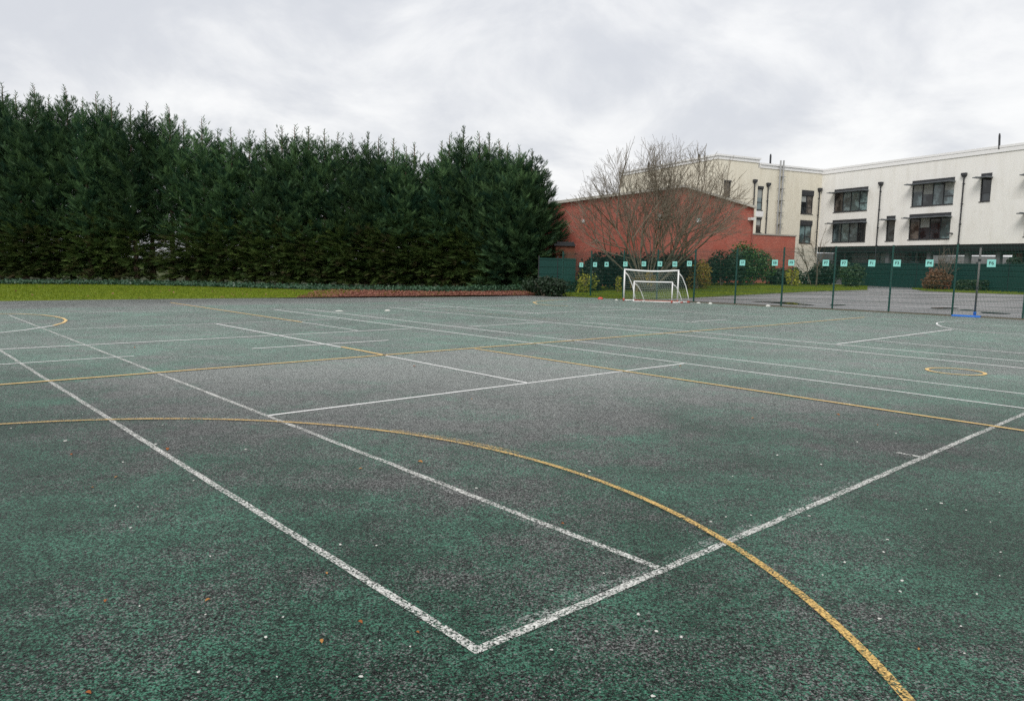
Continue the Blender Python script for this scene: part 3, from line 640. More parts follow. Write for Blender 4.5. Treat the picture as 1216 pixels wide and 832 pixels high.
# ------------------------------------------------------------------ bare trees
def bare_tree(name, base, spread, ht, nst, seed, mats, label, r0=.072, depth=5, lean=(0, 0), skew=0, tip=.0068, dome=None):
    g = random.Random(seed); big = MB(); small = MB() if depth > 3 else big; cnt = [0]
    e = empty(name, base, 0, label, 'bare tree')
    def grow(p, d, L, r, lv):
        cnt[0] += 1; n = 4 if lv < 3 else 3; pts = [p]; rad = [r]; q = p
        for i in range(n):
            w = np.array([g.gauss(0, 1), g.gauss(0, 1), g.gauss(0, .6)]) * (.10 if lv < 2 else .16); d = d + w + np.array([0, 0, .045 if lv else .02]); d = d / np.linalg.norm(d)
            q = q + d * L / n
            if dome is not None and lv > 0 and np.sum(((q - dome[0]) / dome[1]) ** 2) > dome[2] * g.uniform(.93, 1.08): L *= .4; lv = max(lv, depth - 1)
            pts.append(q); rad.append(max(tip, r * (1 - .42 * (i + 1) / n)))
        (big if lv < 3 else small).tube(pts, rad, 6 if lv < 2 else (4 if lv < 4 else 3), cap=lv < 2)
        if lv >= depth: return
        kids = {0: 5, 1: 4, 2: 4, 3: 3, 4: 3}.get(lv, 2)
        for k in range(kids):
            t = g.uniform(.36, .99) if k else 1.0; i = min(n - 1, int(t * n)); pp = pts[i] + (pts[i + 1] - pts[i]) * (t * n - i)
            dd = pts[i + 1] - pts[i]; dd = dd / np.linalg.norm(dd); s = np.cross(dd, (g.gauss(0, 1), g.gauss(0, 1), g.gauss(0, 1))); s /= np.linalg.norm(s) + 1e-9
            an = g.uniform(.30, .75) if k else g.uniform(.05, .25)
            grow(pp, dd * math.cos(an) + s * math.sin(an), L * g.uniform(.46, .68) * (1.15 if k == 0 else 1), r * (.55 if k else .6), lv + 1)
    for k in range(nst):
        a = 6.283 * (k + g.uniform(-.3, .3)) / nst; tl = (.12 + .75 * ((k * 7) % nst) / nst) * spread
        d = np.array([math.cos(a) * tl + lean[0] + skew * max(0, math.cos(a)), math.sin(a) * tl * .8 + lean[1], 1.0]); d /= np.linalg.norm(d)
        grow(np.array([.16 * math.cos(a), .16 * math.sin(a), -.05]), d, ht * g.uniform(.33, .40) * (1 + .22 * tl), r0 * g.uniform(.7, 1.1), 0)
    big.build('trunk', mats, e, smooth=True)
    if small is not big: small.build('twig', mats, e)
    return e, cnt[0]
b = at(770, 334, 50); b[2] = float(rise(b[0], b[1]))
bare_tree('bare_tree', b, 1.45, 12.0, 17, 5, M['twig'], 'wide multi-stemmed leafless tree in front of the brick hall', lean=(.02, 0), skew=.2, dome=(np.array([.7, 0, 4.2]), np.array([6.1, 5.0, 5.8]), 1.0))
b = at(967, 334, 56); b[2] = float(rise(b[0], b[1]))
bare_tree('bare_tree', b, .22, 5.6, 2, 9, M['twig2'], 'slender leafless sapling in front of the pale building corner', r0=.055, depth=3)
b = at(1119, 336, 54); b[2] = float(rise(b[0], b[1]))
bare_tree('bare_tree', b, .30, 3.9, 4, 15, M['twig2'], 'small leafless tree rising above the red brown hedge plant', r0=.045, depth=3)

# ------------------------------------------------------------------ buildings
def vdir(px):
    d = ray(px, hor(px))[:2]; return d / np.linalg.norm(d)
eR = vdir(190)              # along the right wing, away from the camera
eL = vdir(2430)             # along the left wing, to the right and away
class Wall:
    """vertical plane through p along direction e; n is the outward normal (towards the camera)"""
    def __init__(s, p, e):
        s.p = np.array(p[:2], float); s.e = np.array(e, float); n = np.array([-e[1], e[0]])
        s.n = n if n @ (-s.p) > 0 else -n
    def hit(s, px, py):      # (along, z)
        d = ray(px, py); A_ = np.array([[d[0], -s.e[0]], [d[1], -s.e[1]]]); t, a = np.linalg.solve(A_, s.p); return a, H + d[2] * t
    def P(s, a, z, out=0.0):
        q = s.p + s.e * a + s.n * out; return np.array([q[0], q[1], z])
    def box(s, m, a0, a1, z0, z1, o0, o1):
        c = s.P((a0 + a1) / 2, (z0 + z1) / 2, (o0 + o1) / 2); m.box(c, (abs(a1 - a0), abs(o1 - o0), abs(z1 - z0)), np.append(s.e, 0), np.append(s.n, 0))
def uv_from_world(o, wall):
    me = o.data; uv = me.uv_layers.new(name='UVMap')
    for p in me.polygons:
        nx, ny = p.normal.x, p.normal.y
        t = np.array([-ny, nx]); ln = np.linalg.norm(t); t = t / ln if ln > .3 else np.array([1.0, 0])
        for li in p.loop_indices:
            co = o.matrix_world @ me.vertices[me.loops[li].vertex_index].co if False else me.vertices[me.loops[li].vertex_index].co
            uv.data[li].uv = (co.x * t[0] + co.y * t[1], co.z if ln > .3 else co.x * -t[1] + co.y * t[0])
def wall_sheet(m, W, a0, a1, z0, z1, holes, rev=.22):
    As = sorted({a0, a1, *[h[0] for h in holes], *[h[1] for h in holes]}); Zs = sorted({z0, z1, *[h[2] for h in holes], *[h[3] for h in holes]})
    As = [a for a in As if a0 - 1e-6 <= a <= a1 + 1e-6]
    for i in range(len(As) - 1):
        for j in range(len(Zs) - 1):
            ca, cz = (As[i] + As[i + 1]) / 2, (Zs[j] + Zs[j + 1]) / 2
            if any(h[0] < ca < h[1] and h[2] < cz < h[3] for h in holes): continue
            m.quad(W.P(As[i], Zs[j]), W.P(As[i + 1], Zs[j]), W.P(As[i + 1], Zs[j + 1]), W.P(As[i], Zs[j + 1]))
    for h in holes:
        for (p, q) in (((h[0], h[2]), (h[1], h[2])), ((h[1], h[2]), (h[1], h[3])), ((h[1], h[3]), (h[0], h[3])), ((h[0], h[3]), (h[0], h[2]))):
            m.quad(W.P(*p), W.P(*q), W.P(*q, -rev), W.P(*p, -rev))
def window(parent, org, W, rect, cols, shade=None, head=.16, rows=None, label=None, split=None):
    """rect = (a0, a1, z0, z1) of the opening. window frame (part) > pane, head_panel, sunshade (sub-parts)"""
    a0, a1, z0, z1 = rect; fr = MB(org); ft = .055
    hz = z1 - (z1 - z0) * head
    for (x0, x1, y0, y1) in ((a0 + .004, a0 + ft, z0 + .004, z1 - .004), (a1 - ft, a1 - .004, z0 + .004, z1 - .004), (a0 + ft, a1 - ft, z0 + .004, z0 + ft), (a0 + ft, a1 - ft, hz - ft, hz)):
        W.box(fr, x0, x1, y0, y1, -.17, -.07)
    W.box(fr, a0 - .03, a1 + .03, z0 - .05, z0 - .002, -.1, .06)
    step = (a1 - a0) / cols
    for k in range(1, cols): W.box(fr, a0 + k * step - .03, a0 + k * step + .03, z0 + ft, hz - ft, -.168, -.072)
    for k in (split or []):
        W.box(fr, a0 + k * step + .031, a0 + (k + 1) * step - .031, z0 + (hz - z0) * .36, z0 + (hz - z0) * .36 + .05, -.166, -.074)
    f = fr.build('window', M['dark'], parent)
    if label: f['label'] = label
    gl = MB(org)
    for k in range(cols):
        gl.cur = random.choice([0, 0, 1, 2, 3])
        W.box(gl, a0 + k * step + .002, a0 + (k + 1) * step - .002, z0 + .01, hz - .01, -.14, -.12)
    gl.build('pane', [M['glass'], M['glassL'], M['glassT'], M['glassB']], f)
    for k in range(cols):
        if random.random() < .45:
            bl = MB(org); W.box(bl, a0 + k * step + .06, a0 + (k + 1) * step - .06, hz - (hz - z0) * random.uniform(.25, .5), hz - ft, -.119, -.112); bl.build('blind', M['blind'], f)
    hp = MB(org); W.box(hp, a0 + .004, a1 - .004, hz + .002, z1 - .004, -.16, .05); hp.build('head_panel', M['dark'], f)
    if shade:
        sh = MB(org); sz, d = shade; W.box(sh, a0 - .12, a1 + .12, sz - .035, sz + .035, .055, d)
        for k in range(cols + 1): W.box(sh, a0 + k * step - .02, a0 + k * step + .02, sz + .037, sz + .10, .055, d * .8)
        sh.build('sunshade', M['shade'], f)
    return f
def rect_px(W, xl, xr, yt, yb):
    ym, xm = (yt + yb) / 2, (xl + xr) / 2; a, b_ = W.hit(xl, ym)[0], W.hit(xr, ym)[0]
    return (min(a, b_), max(a, b_), W.hit(xm, yb)[1], W.hit(xm, yt)[1])
def pipe(parent, org, W, px, pt, px2, pb, name='downpipe', r=.055, hopper=True, ground=False, mat='dark'):
    a, z1 = W.hit(px, pt); a2, z0 = W.hit(px2, pb)
    if ground: z0 = .55
    m = MB(org); m.tube([W.P(a, z0, .10), W.P(a, z1, .10)], r, 8)
    for z in np.arange(z0 + .4, z1, 1.6): W.box(m, a - .07, a + .07, z, z + .05, .005, .165)
    f = m.build(name, M[mat], parent)
    if hopper:
        m = MB(org); W.box(m, a - .19, a + .19, z1 - .02, z1 + .20, .01, .26); W.box(m, a - .12, a + .12, z1 - .14, z1 - .022, .02, .2); m.build('hopper', M[mat], f)
WR = Wall(at(1083, 300, 64), eR)
aC = WR.hit(973, 260)[0]                     # inner corner, along the right wing
aN = -30.0                                   # near end, well outside the frame
zs = np.mean([WR.hit(1083, 291.6)[1], WR.hit(1180, 289)[1]]); zt = np.mean([WR.hit(1000, 204.5)[1], WR.hit(1100, 192)[1], WR.hit(1216, 177.5)[1]]); zc = zt + .50
Cn = WR.P(aC, 0)[:2]; WL = Wall(Cn, eL)      # left wing, a = 0 at the inner corner and negative to the left
aV = WL.hit(850, 240)[0]; aS = WL.hit(900.5, 200)[0]
zhi = WL.hit(875, 191)[1]; zlo = WL.hit(937, 202.7)[1]
WS = Wall(WL.P(aV, 0)[:2], eR)               # side wall of the tall block, running away
base = np.array([Cn[0], Cn[1], .6]); ORG = base
B = empty('school_building', base, 0, 'long pale rendered three storey school building with dark windows', 'building')
S1 = {'a': ((990.6, 1030.2, 223.4, 250.9), 4), 'b': ((988.3, 1028, 260.5, 287.2), 4), 'c': ((1083, 1132.7, 212.7, 243.8), 4), 'd': ((1079.4, 1128.5, 253.3, 284), 4), 'e': ((1052.3, 1062.5, 256.3, 286), 1), 'f': ((1164.4, 1177, 205.8, 239), 1),
      'g': ((1221, 1285, 200, 234), 4), 'h': ((1217, 1278, 247, 280), 4)}
rects = {k: rect_px(WR, *v[0]) for k, v in S1.items()}
m = MB(ORG); wall_sheet(m, WR, aN, aC, zs, zt, list(rects.values()))
D = 13.0
m.quad(WR.P(aN, zs), WR.P(aN, zt), WR.P(aN, zt, -D), WR.P(aN, zs, -D)); m.quad(WR.P(aN, zs, -D), WR.P(aN, zt, -D), WR.P(aC + 12, zt, -D), WR.P(aC + 12, zs, -D))
o = m.build('wall', M['pale'], B); uv_from_world(o, WR); o['label'] = 'pale grey wall of the right wing'
m = MB(ORG); WR.box(m, aN, aC, zt, zc - .18, -.3, .07); WR.box(m, aN - .02, aC, zc - .178, zc, -.3, .10); m.build('coping', M['coping'], B)
m = MB(ORG); m.quad(WR.P(aN, zt + .05, -.2), WR.P(aC, zt + .05, -.2), WR.P(aC, zt + .05, -D), WR.P(aN, zt + .05, -D)); m.build('roof', M['shade'], B)
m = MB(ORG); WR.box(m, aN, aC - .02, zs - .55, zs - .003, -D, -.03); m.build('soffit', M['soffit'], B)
for k, (v, c) in S1.items():
    f = window(B, ORG, WR, rects[k], c, shade=(rects[k][3] - (rects[k][3] - rects[k][2]) * .17, .95), head=.15 if c > 1 else .18, split=[0] if k in 'ac' else ([1] if k == 'd' else ([0] if c == 1 else None)))
pipe(B, ORG, WR, 1047, 219, 1041, 296, ground=True); pipe(B, ORG, WR, 1146, 208.5, 1137, 296, ground=True)
# wall lamp near the right downpipe
a, z = WR.hit(1131, 277.5); m = MB(ORG); WR.box(m, a - .05, a + .05, z - .04, z + .06, .004, .18); m.tube([WR.P(a, z + .03, .18), WR.P(a, z - .02, .75)], .06, 8); m.build('security_camera', M['dark'], B)
# ground floor of the right wing: columns, glazed bays left and right of an open passage
aP0, aP1 = WR.hit(1182, 300)[0], WR.hit(1083, 300)[0]
for px in (1049, 1098, 1143, 1180, 1216):
    a = WR.hit(px, 303)[0]; m = MB(ORG); WR.box(m, a - .17, a + .17, .3, zs - .56, -.9, -.5); m.build('column', M['column'], B)
def bays(a0, a1, n, out, name='ground_floor_glazing'):
    m = MB(ORG); W = WR; st = (a1 - a0) / n
    W.box(m, a0, a1, .3, 1.2, out - .2, out); 
    for k in range(n + 1): W.box(m, a0 + k * st - .10, a0 + k * st + .10, 1.2, zs - .56, out - .15, out + .02)
    f = m.build('ground_floor_wall', M['greywall'], B)
    g = MB(ORG)
    for k in range(n):
        g.cur = [0, 1, 2, 1, 0, 2, 0][k % 7]; W.box(g, a0 + k * st + .10, a0 + (k + 1) * st - .10, 1.21, zs - .56, out - .12, out - .05)
    g.build('pane', [M['glass'], M['glassL'], M['greywall']], f)
bays(aP1, aC, 8, -2.4); bays(aN, aP0, 9, -2.4)
# left wing
S2 = {'p': ((859.4, 867.8, 214, 234.4), 1), 'q': ((899.2, 906, 221, 249.6), 1), 'r': ((897.8, 904.1, 258, 276), 1), 's': ((951.5, 965.7, 226, 254), 2), 't': ((949.4, 963.8, 261.6, 288.7), 2)}
r2 = {k: rect_px(WL, *v[0]) for k, v in S2.items()}
m = MB(ORG); wall_sheet(m, WL, aV, 0, .3, zlo, list(r2.values()))
m.quad(WL.P(aV, zlo), WL.P(aS, zlo), WL.P(aS, zhi), WL.P(aV, zhi)); m.quad(WL.P(aS, zlo), WL.P(aS, zhi), WL.P(aS, zhi, -12), WL.P(aS, zlo, -12))
o = m.build('wall', M['cream'], B); uv_from_world(o, WL); o['label'] = 'cream wall of the left wing'
LS = WS.hit(737, 215)[0]
m = MB(ORG); s0, s1 = (0, LS); m.quad(WS.P(s0, .3), WS.P(s1, .3), WS.P(s1, zhi), WS.P(s0, zhi)); m.quad(WS.P(s1, .3), WS.P(s1, zhi), WL.P(aS, zhi, -abs(LS)), WL.P(aS, .3, -abs(LS)))
o = m.build('wall', M['cream'], B); uv_from_world(o, WS); o['label'] = 'cream side wall of the tall block'
m = MB(ORG); WL.box(m, aS + .2, -.02, zlo, zlo + .28, -.3, .07); WL.box(m, aS + .2, -.02, zlo + .282, zlo + .44, -.3, .16)
WL.box(m, aV - .07, aS + .07, zhi, zhi + .28, -.3, .07); WL.box(m, aV - .16, aS + .16, zhi + .282, zhi + .44, -.3, .16)
WS.box(m, .31, LS, zhi + .001, zhi + .281, -.3, .07); WS.box(m, .31, LS, zhi + .283, zhi + .441, -.3, .16); m.build('coping', M['coping'], B)
m = MB(ORG); m.quad(WL.P(aV, zhi + .03, -.1), WL.P(aS, zhi + .03, -.1), WL.P(aS, zhi + .03, -abs(LS)), WS.P(LS, zhi + .03)); m.quad(WL.P(aS, zlo + .05, -.1), WL.P(0, zlo + .05, -.1), WL.P(6, zlo + .05, -14), WL.P(aS, zlo + .05, -14)); m.build('roof', M['shade'], B)
for k, (v, c) in S2.items(): window(B, ORG, WL, r2[k], c, head=.22 if k in 'st' else .10, split=[1] if k in 'st' else [0])
pipe(B, ORG, WL, 895.6, 216, 893.5, 262); pipe(B, ORG, WL, 911.6, 220, 908, 285); pipe(B, ORG, WL, 974 - 1.5, 226, 968, 300)
m = MB(ORG)
for px in (923.0, 926.6):
    a, z1 = WL.hit(px + 2.2, 191); m.tube([WL.P(a, 2.0, .22), WL.P(a, z1, .22)], .085, 10)
for z in np.arange(5, zlo - .3, 1.1): WL.box(m, WL.hit(924, 230)[0] - .1, WL.hit(928.5, 230)[0] + .1, z, z + .05, .005, .33)
m.build('flue', M['steel'], B)
# white infill panel between the narrow windows
a0, a1, z0, z1 = rect_px(WL, 897.2, 906.2, 250.5, 257.3); m = MB(ORG); WL.box(m, a0, a1, z0, z1, .004, .03); m.build('infill_panel', M['coping'], B)
def roofpost(px, yb, yt, Y, name='vent_pipe', r=.09):
    p0, p1 = at(px, yb, Y), at(px + .6, yt, Y); m = MB(ORG); m.tube([p0, p0 + (p1 - p0) * .85, p1], [r, r, r * .6], 8); m.build(name, M['dark'], B)
roofpost(914.6, 197, 183, 74); roofpost(1186.5, 177, 158.5, 58, r=.075); roofpost(829.6, 190, 183, 72); roofpost(770, 199, 193, 76, r=.12)
# low grey building seen through the passage
b2 = at(1140, 310, 92); b2[2] = .6; m = MB(b2); m.box(b2 + np.array([0, 3, 1.7]), (34, 6, 3.4)); 
for k in range(8): m.box(b2 + np.array([-12 + k * 3.2, -.03, 1.8]), (1.2, .08, 1.4))
o = m.build('low_building', M['greywall'], loc=b2); uv_from_world(o, None); tag(o, 'low grey building glimpsed through the passage under the pale building', 'building')

# ---- brick hall
WH = Wall(at(893, 290, 63), eL)
aE, aA, aLf = 0.0, WH.hit(810, 250)[0], WH.hit(628, 260)[0]
zE, zA = WH.hit(893, 247.5)[1], WH.hit(810, 222.5)[1]; zL = WH.hit(663, 241.5)[1]; aK = WH.hit(663, 241.5)[0]
sl = (zA - zL) / (aA - aK); zLf = zA - sl * (aA - aLf)
hb = WH.P(aA, .3); HB = empty('brick_hall', hb, 0, 'red brick hall with a low pitched gable behind the bare tree', 'building')
m = MB(hb); pr = [WH.P(aLf, .1), WH.P(aE, .1), WH.P(aE, zE), WH.P(aA, zA), WH.P(aLf, zLf)]; bk = [p - np.append(WH.n, 0) * 5.6 for p in pr]
m.quad(*pr); m.quad(*bk[::-1])
for i, j in ((4, 0), (1, 2)): m.quad(pr[i], pr[j], bk[j], bk[i])
o = m.build('wall', M['brick'], HB); uv_from_world(o, WH)
m = MB(hb)
for (p, q) in ((pr[2], pr[3]), (pr[3], pr[4])):
    u3 = (q - p) / np.linalg.norm(q - p); up = np.array([0, 0, 1.]); nn = np.append(WH.n, 0); w3 = np.cross(nn, u3); w3 = w3 if w3[2] > 0 else -w3
    m.box((p + q) / 2 - nn * 2.7 + w3 * .10, (np.linalg.norm(q - p) + .12, 5.9, .2), u3, nn, w3)
m.build('roof', simple('pale_roof_edge', (.52, .50, .45), .6, .3, var=.2), HB)
aX = WH.hit(944.5, 290)[0]; zX = np.mean([WH.hit(900, 277.2)[1], WH.hit(940, 279)[1]])
m = MB(hb); WH.box(m, .003, aX, .1, zX - .12, -5, -.02); o = m.build('annex', M['brick'], HB); uv_from_world(o, WH)
m = MB(hb); WH.box(m, .004, aX + .05, zX - .118, zX, -5.05, .04); m.build('annex_coping', simple('grey_stone_coping', (.36, .34, .31), .8, .2, var=.2), HB)
a, z0 = WH.hit(889.3, 262); z1 = zE; m = MB(hb); m.tube([WH.P(-.12, .3, .08), WH.P(-.12, zE - .3, .08)], .05, 8); m.build('downpipe', simple('brick_red_pipe', (.30, .11, .09), .5), HB)
a, z = WH.hit(889.5, 260.2); m = MB(hb); WH.box(m, a - .16, a + .34, z - .1, z + .12, .02, .42); m.build('floodlight', M['coping'], HB)
for (px, py, w, h, mt, lab) in ((783, 258, .40, .48, 'coping', 'small white notice high on the brick hall wall behind the bare tree'), (829.3, 261.5, .46, .34, 'coping', 'white and teal notice on the brick wall right of the bare tree'), (692, 262.5, .18, .24, 'coping', 'tiny pale box on the brick wall beside the conifers')):
    a, z = WH.hit(px, py); c = WH.P(a, z, .05); m = MB(c); WH.box(m, a - w / 2, a + w / 2, z - h / 2, z + h / 2, .004, .09)
    e = m.build('wall_notice', M[mt], loc=c); tag(e, lab, 'notice')
    if w > .2:
        m = MB(c); WH.box(m, a - w * .1 if px > 800 else a - w * .32, a + w * .42, z - h * (.30 if px < 800 else -.02), z + h * (.05 if px < 800 else .4), .091, .10); m.build('print', M['sign'] if px > 800 else M['shade'], e)

# brick pier and hoardings
p = at(671, 306, 53); p[2] = .1; m = MB(p)
hp = at(671, 292, 53)[2]; w = at(681.5, 300, 53)[0] - at(659, 300, 53)[0]
m.box(p + np.array([0, .6, (hp - .1) / 2]), (w, 1.2, hp - .1)); 
PB = m.build('brick_outbuilding', M['brownbrick'], loc=p); tag(PB, 'small brown brick outbuilding with a dark flat roof beside the conifers', 'outbuilding')
m = MB(p); m.box(p + np.array([-.05, .55, hp - .1 + .07]), (w + .15, 1.4, .14)); m.box(p + np.array([.0, .58, hp - .1 + .22]), (w * .92, 1.2, .14)); m.build('roof', M['dark'], PB)
def hoarding(pts, ztops, mat, label, post_step=2.4, name='hoarding'):
    P = [np.array(q) for q in pts]; o0 = P[0].copy(); e = empty(name, o0, 0, label, 'hoarding')
    m = MB(o0); pm = MB(o0)
    for i in range(len(P) - 1):
        a, b = P[i][:2], P[i + 1][:2]; d = b - a; L = np.linalg.norm(d); d /= L; nn = np.array([-d[1], d[0]]); n = max(1, round(L / post_step))
        for k in range(n):
            q0, q1 = a + d * L * k / n, a + d * L * (k + 1) / n; z0 = min(float(rise(*q0)), float(rise(*q1))) + .05
            zt0 = ztops[i] + (ztops[i + 1] - ztops[i]) * (k + .5) / n; c = (q0 + q1) / 2
            pan = MB(o0); pan.box(np.append(c, (z0 + zt0) / 2), (L / n - .05, .03, zt0 - z0), np.append(d, 0), np.append(nn, 0))
            for zz in np.linspace(z0 + .25, zt0 - .1, 5): pan.box(np.append(c, zz) - np.append(nn, 0) * .03 * np.sign(nn[1]), (L / n - .06, .028, .025), np.append(d, 0), np.append(nn, 0))
            pan.build('panel', mat, e)
            ps = MB(o0); ps.box(np.append(q0, (z0 + zt0) / 2 + .06) + np.append(nn, 0) * .05 * np.sign(nn[1]), (.07, .07, zt0 - z0 + .12), np.append(d, 0), np.append(nn, 0)); ps.build('post', M['dark'], e)
    return e
hp0 = WR.p + WR.n * 6.5
WHo = Wall(hp0, eR); a0, a1 = WHo.hit(1000, 330)[0], WHo.hit(1240, 330)[0]
z0_, z1_ = WHo.hit(1040, 313)[1], WHo.hit(1180, 312.3)[1]
hoarding([WHo.P(a0, .6), WHo.P(a1, .6)], [(z0_ + z1_) / 2] * 2, M['hoard'], 'dark green panel hoarding in front of the pale building')
q0, q1, q2 = at(640, 320, 49), at(684, 320, 49.5), at(860, 320, 56)
hoarding([q0, q1], [at(660, 306.5, 49.2)[2]] * 2, M['hoardL'], 'teal hoarding panels beside the conifers left of the goal', 1.3)

# ------------------------------------------------------------------ sports fence
posts_px = [(667, 350.7, 299.7), (700.5, 353, 299.2), (739, 355.5, 299.3), (779, 357.3, 298), (823, 359.8, 297), (872, 361.8, 296), (927, 364.5, 294.7), (987.7, 367, 294), (1054.8, 370, 293), (1130, 374.5, 290.6), (1214, 379.5, 288)]
WF = Wall(FP0, FD)
fa = [WF.hit(x, y)[0] for x, y, _ in posts_px]; fa.append(fa[-1] + 2.5)
def fz(a): return float(np.interp(a, [fa[0], fa[10]], [2.58, 2.98]))
FE = empty('sports_fence', np.append(FP0, 0), 0, 'tall green mesh sports fence along the far side of the court', 'fence'); fo = np.append(FP0, 0)
e3, n3 = np.append(FD, 0), np.append(WF.n, 0)
for a in fa:
    m = MB(fo); zt_ = fz(a) + .06; m.box(WF.P(a, zt_ / 2, -.045), (.065, .065, zt_), e3, n3)
    for z in np.arange(.25, zt_ - .1, .4): m.box(WF.P(a, z, .0), (.07, .02, .04), e3, n3)
    m.box(WF.P(a, zt_ + .01, -.045), (.075, .075, .02), e3, n3); m.box(WF.P(a, .008, -.045), (.14, .14, .016), e3, n3)
    m.build('post', M['fence'], FE)
def wire(m, p, q, w):
    p, q = np.array(p), np.array(q); d = q - p; L = np.linalg.norm(d); m.box((p + q) / 2, (L, w, w), d / L, n3, np.cross(d / L, n3))
for i in range(len(fa) - 1):
    a0, a1 = fa[i] + .02, fa[i + 1] - .02; zt_ = fz((a0 + a1) / 2); m = MB(fo)
    for z in np.arange(.06, zt_ + .02, .2):
        wire(m, WF.P(a0, z, .008), WF.P(a1, z, .008), .009); wire(m, WF.P(a0, z, -.008), WF.P(a1, z, -.008), .009)
    for a in np.arange(a0 + .02, a1, .05): wire(m, WF.P(a, .03, 0), WF.P(a, zt_ + .03, 0), .0062)
    m.build('mesh_panel', M['fence'], FE)

# signs on the fence
def text_mesh(body, size):
    cu = bpy.data.curves.new('lettering', 'FONT'); cu.body = body; cu.size = size; cu.align_x = 'CENTER'; cu.align_y = 'CENTER'; cu.extrude = .002; cu.offset = size * .012
    ob = bpy.data.objects.new('lettering', cu); COL.objects.link(ob); dg = bpy.context.evaluated_depsgraph_get(); me = bpy.data.meshes.new_from_object(ob.evaluated_get(dg)); bpy.data.objects.remove(ob); return me
signs = [(690.7, 314.4, '2'), (707, 314.1, '8'), (720.7, 313.9, 'M'), (743, 313.5, 'C'), (765, 313.3, 'G1'), (784, 313.3, '18'), (801.7, 313.5, 'A3'), (819, 313, 'E3'), (882, 312, '1F'), (920.5, 312, 'E8'), (940, 312, 'F9'), (981, 312.2, 'P7'),
         (1002.5, 312.5, 'F7'), (1035.5, 312.5, 'F1'), (1065.5, 312.5, 'F3'), (1104, 312.5, 'P4'), (1177.5, 312.6, 'F6')]
rzf = math.atan2(FD[1], FD[0])
place = ['between the first two fence posts', 'just right of the second fence post', 'between the second and third fence posts', 'beside the third fence post', 'above the left half of the large goal', 'beside the fourth fence post above the goal', 'above the right half of the large goal',
         'just left of the fifth fence post', 'in front of the large green bush', 'just left of the seventh fence post', 'just right of the seventh fence post', 'just left of the eighth fence post', 'just right of the eighth fence post', 'at left of the ninth fence post',
         'just right of the ninth fence post', 'midway between the ninth and tenth fence posts', 'right of the netball post']
for i, (px, py, tx) in enumerate(signs):
    a, z = WF.hit(px, py); s = np.interp(px, [690, 1177], [.262, .305]); c = WF.P(a, z, .03)
    m = MB(); m.box((0, 0, 0), (s, .012, s)); m.box((0, .011, s * .42), (s * .9, .01, .02))
    e = m.build('fence_sign', M['sign'], loc=c); e.rotation_euler = (0, random.uniform(-.03, .03), rzf)
    tag(e, 'small teal sign with black figures %s' % place[i], 'sign', 'teal signs on the fence')
    t = link('lettering', text_mesh(tx, s * (.62 if len(tx) == 2 else .7)), M['ink'], e); t.location = (0, -.0085, 0); t.rotation_euler = (R(90), 0, 0)

# ------------------------------------------------------------------ goals
def goal(name, pl, pr, zt_, back, r, label, sag=0.0, red=(True, True), netcell=.12, netr=.0032):
    o0 = np.array(pl); e = empty(name, o0, 0, label, 'goal'); pl, pr = np.array(pl), np.array(pr); up = np.array([0, 0, 1.]); bk = np.array([back[0], back[1], 0])
    for p in (pl, pr):
        m = MB(o0); m.tube([p + up * (r + .002), p + up * zt_], r, 10); m.build('goalpost', M['goalw'], e, smooth=True)
    m = MB(o0); n = 12; m.tube([pl + (pr - pl) * t + up * (zt_ - sag * math.sin(math.pi * t)) for t in np.linspace(-.012, 1.012, n)], r, 10); m.build('crossbar', M['goalw'], e, smooth=True)
    for p, isred in ((pl, red[0]), (pr, red[1])):
        m = MB(o0); curve = [p + up * zt_ * .93 + bk * 0, p + up * zt_ * .80 + bk * .32, p + up * zt_ * .52 + bk * .66, p + up * zt_ * .22 + bk * .88, p + up * r + bk]
        m.tube(curve, r * .6, 8); m.build('side_brace', M['goalw'], e, smooth=True)
        m = MB(o0); m.tube([p + up * r * .9 + bk * .02, p + up * r * .9 + bk], r * .9, 8); m.build('base_bar', M['goalw'], e, smooth=True)
        m = MB(o0); m.tube([p + up * .005, p + up * .13], r * 1.35, 10); m.tube([p + up * r * .9 + bk * .80, p + up * r * .9 + bk * 1.04], r * 1.2, 8); m.build('corner_joint', M['goalr' if isred else 'goalw'], e, smooth=True)
    m = MB(o0); m.tube([pl + up * r * .8 + bk, pr + up * r * .8 + bk], r * .85, 8); m.build('ground_bar', M['goalr' if red[0] else 'goalw'], e, smooth=True)
    m = MB(o0); W_ = np.linalg.norm(pr - pl); nx = int(W_ / netcell); prof = [(0, zt_), (.32, zt_ * .80), (.66, zt_ * .52), (.88, zt_ * .22), (1, .03)]
    def pp(t):
        q = t * 4; k = min(3, int(q)); f = q - k; return prof[k][0] + (prof[k + 1][0] - prof[k][0]) * f, prof[k][1] + (prof[k + 1][1] - prof[k][1]) * f
    for i in range(nx + 1):
        b0 = pl + (pr - pl) * i / nx; m.tube([b0 + bk * x + up * z for x, z in [pp(t) for t in np.linspace(0, 1, 9)]], netr, 3, cap=False)
    ny = int(zt_ / netcell * 1.25)
    for j in range(ny + 1):
        x, z = pp(j / ny); m.tube([pl + bk * x + up * z, (pl + pr) / 2 + bk * x + up * (z - .03), pr + bk * x + up * z], netr, 3, cap=False)
        for p in (pl, pr): m.tube([p + up * z, p + bk * x + up * z], netr, 3, cap=False)
    m.build('net', M['net'], e)
    return e
pl, pr = G(740.6, 357.2), G(804.2, 359.4)
goal('football_goal', pl, pr, 1.66, (.68, .28), .042, 'large white football goal with red base bars and sagging crossbar', sag=.07)
pl, pr = G(752.2, 358.6), G(797.6, 359.9)
goal('football_goal', pl, pr, 1.06, (.62, .34), .034, 'small white football goal standing in front of the larger goal', sag=.01, red=(False, True), netcell=.10)

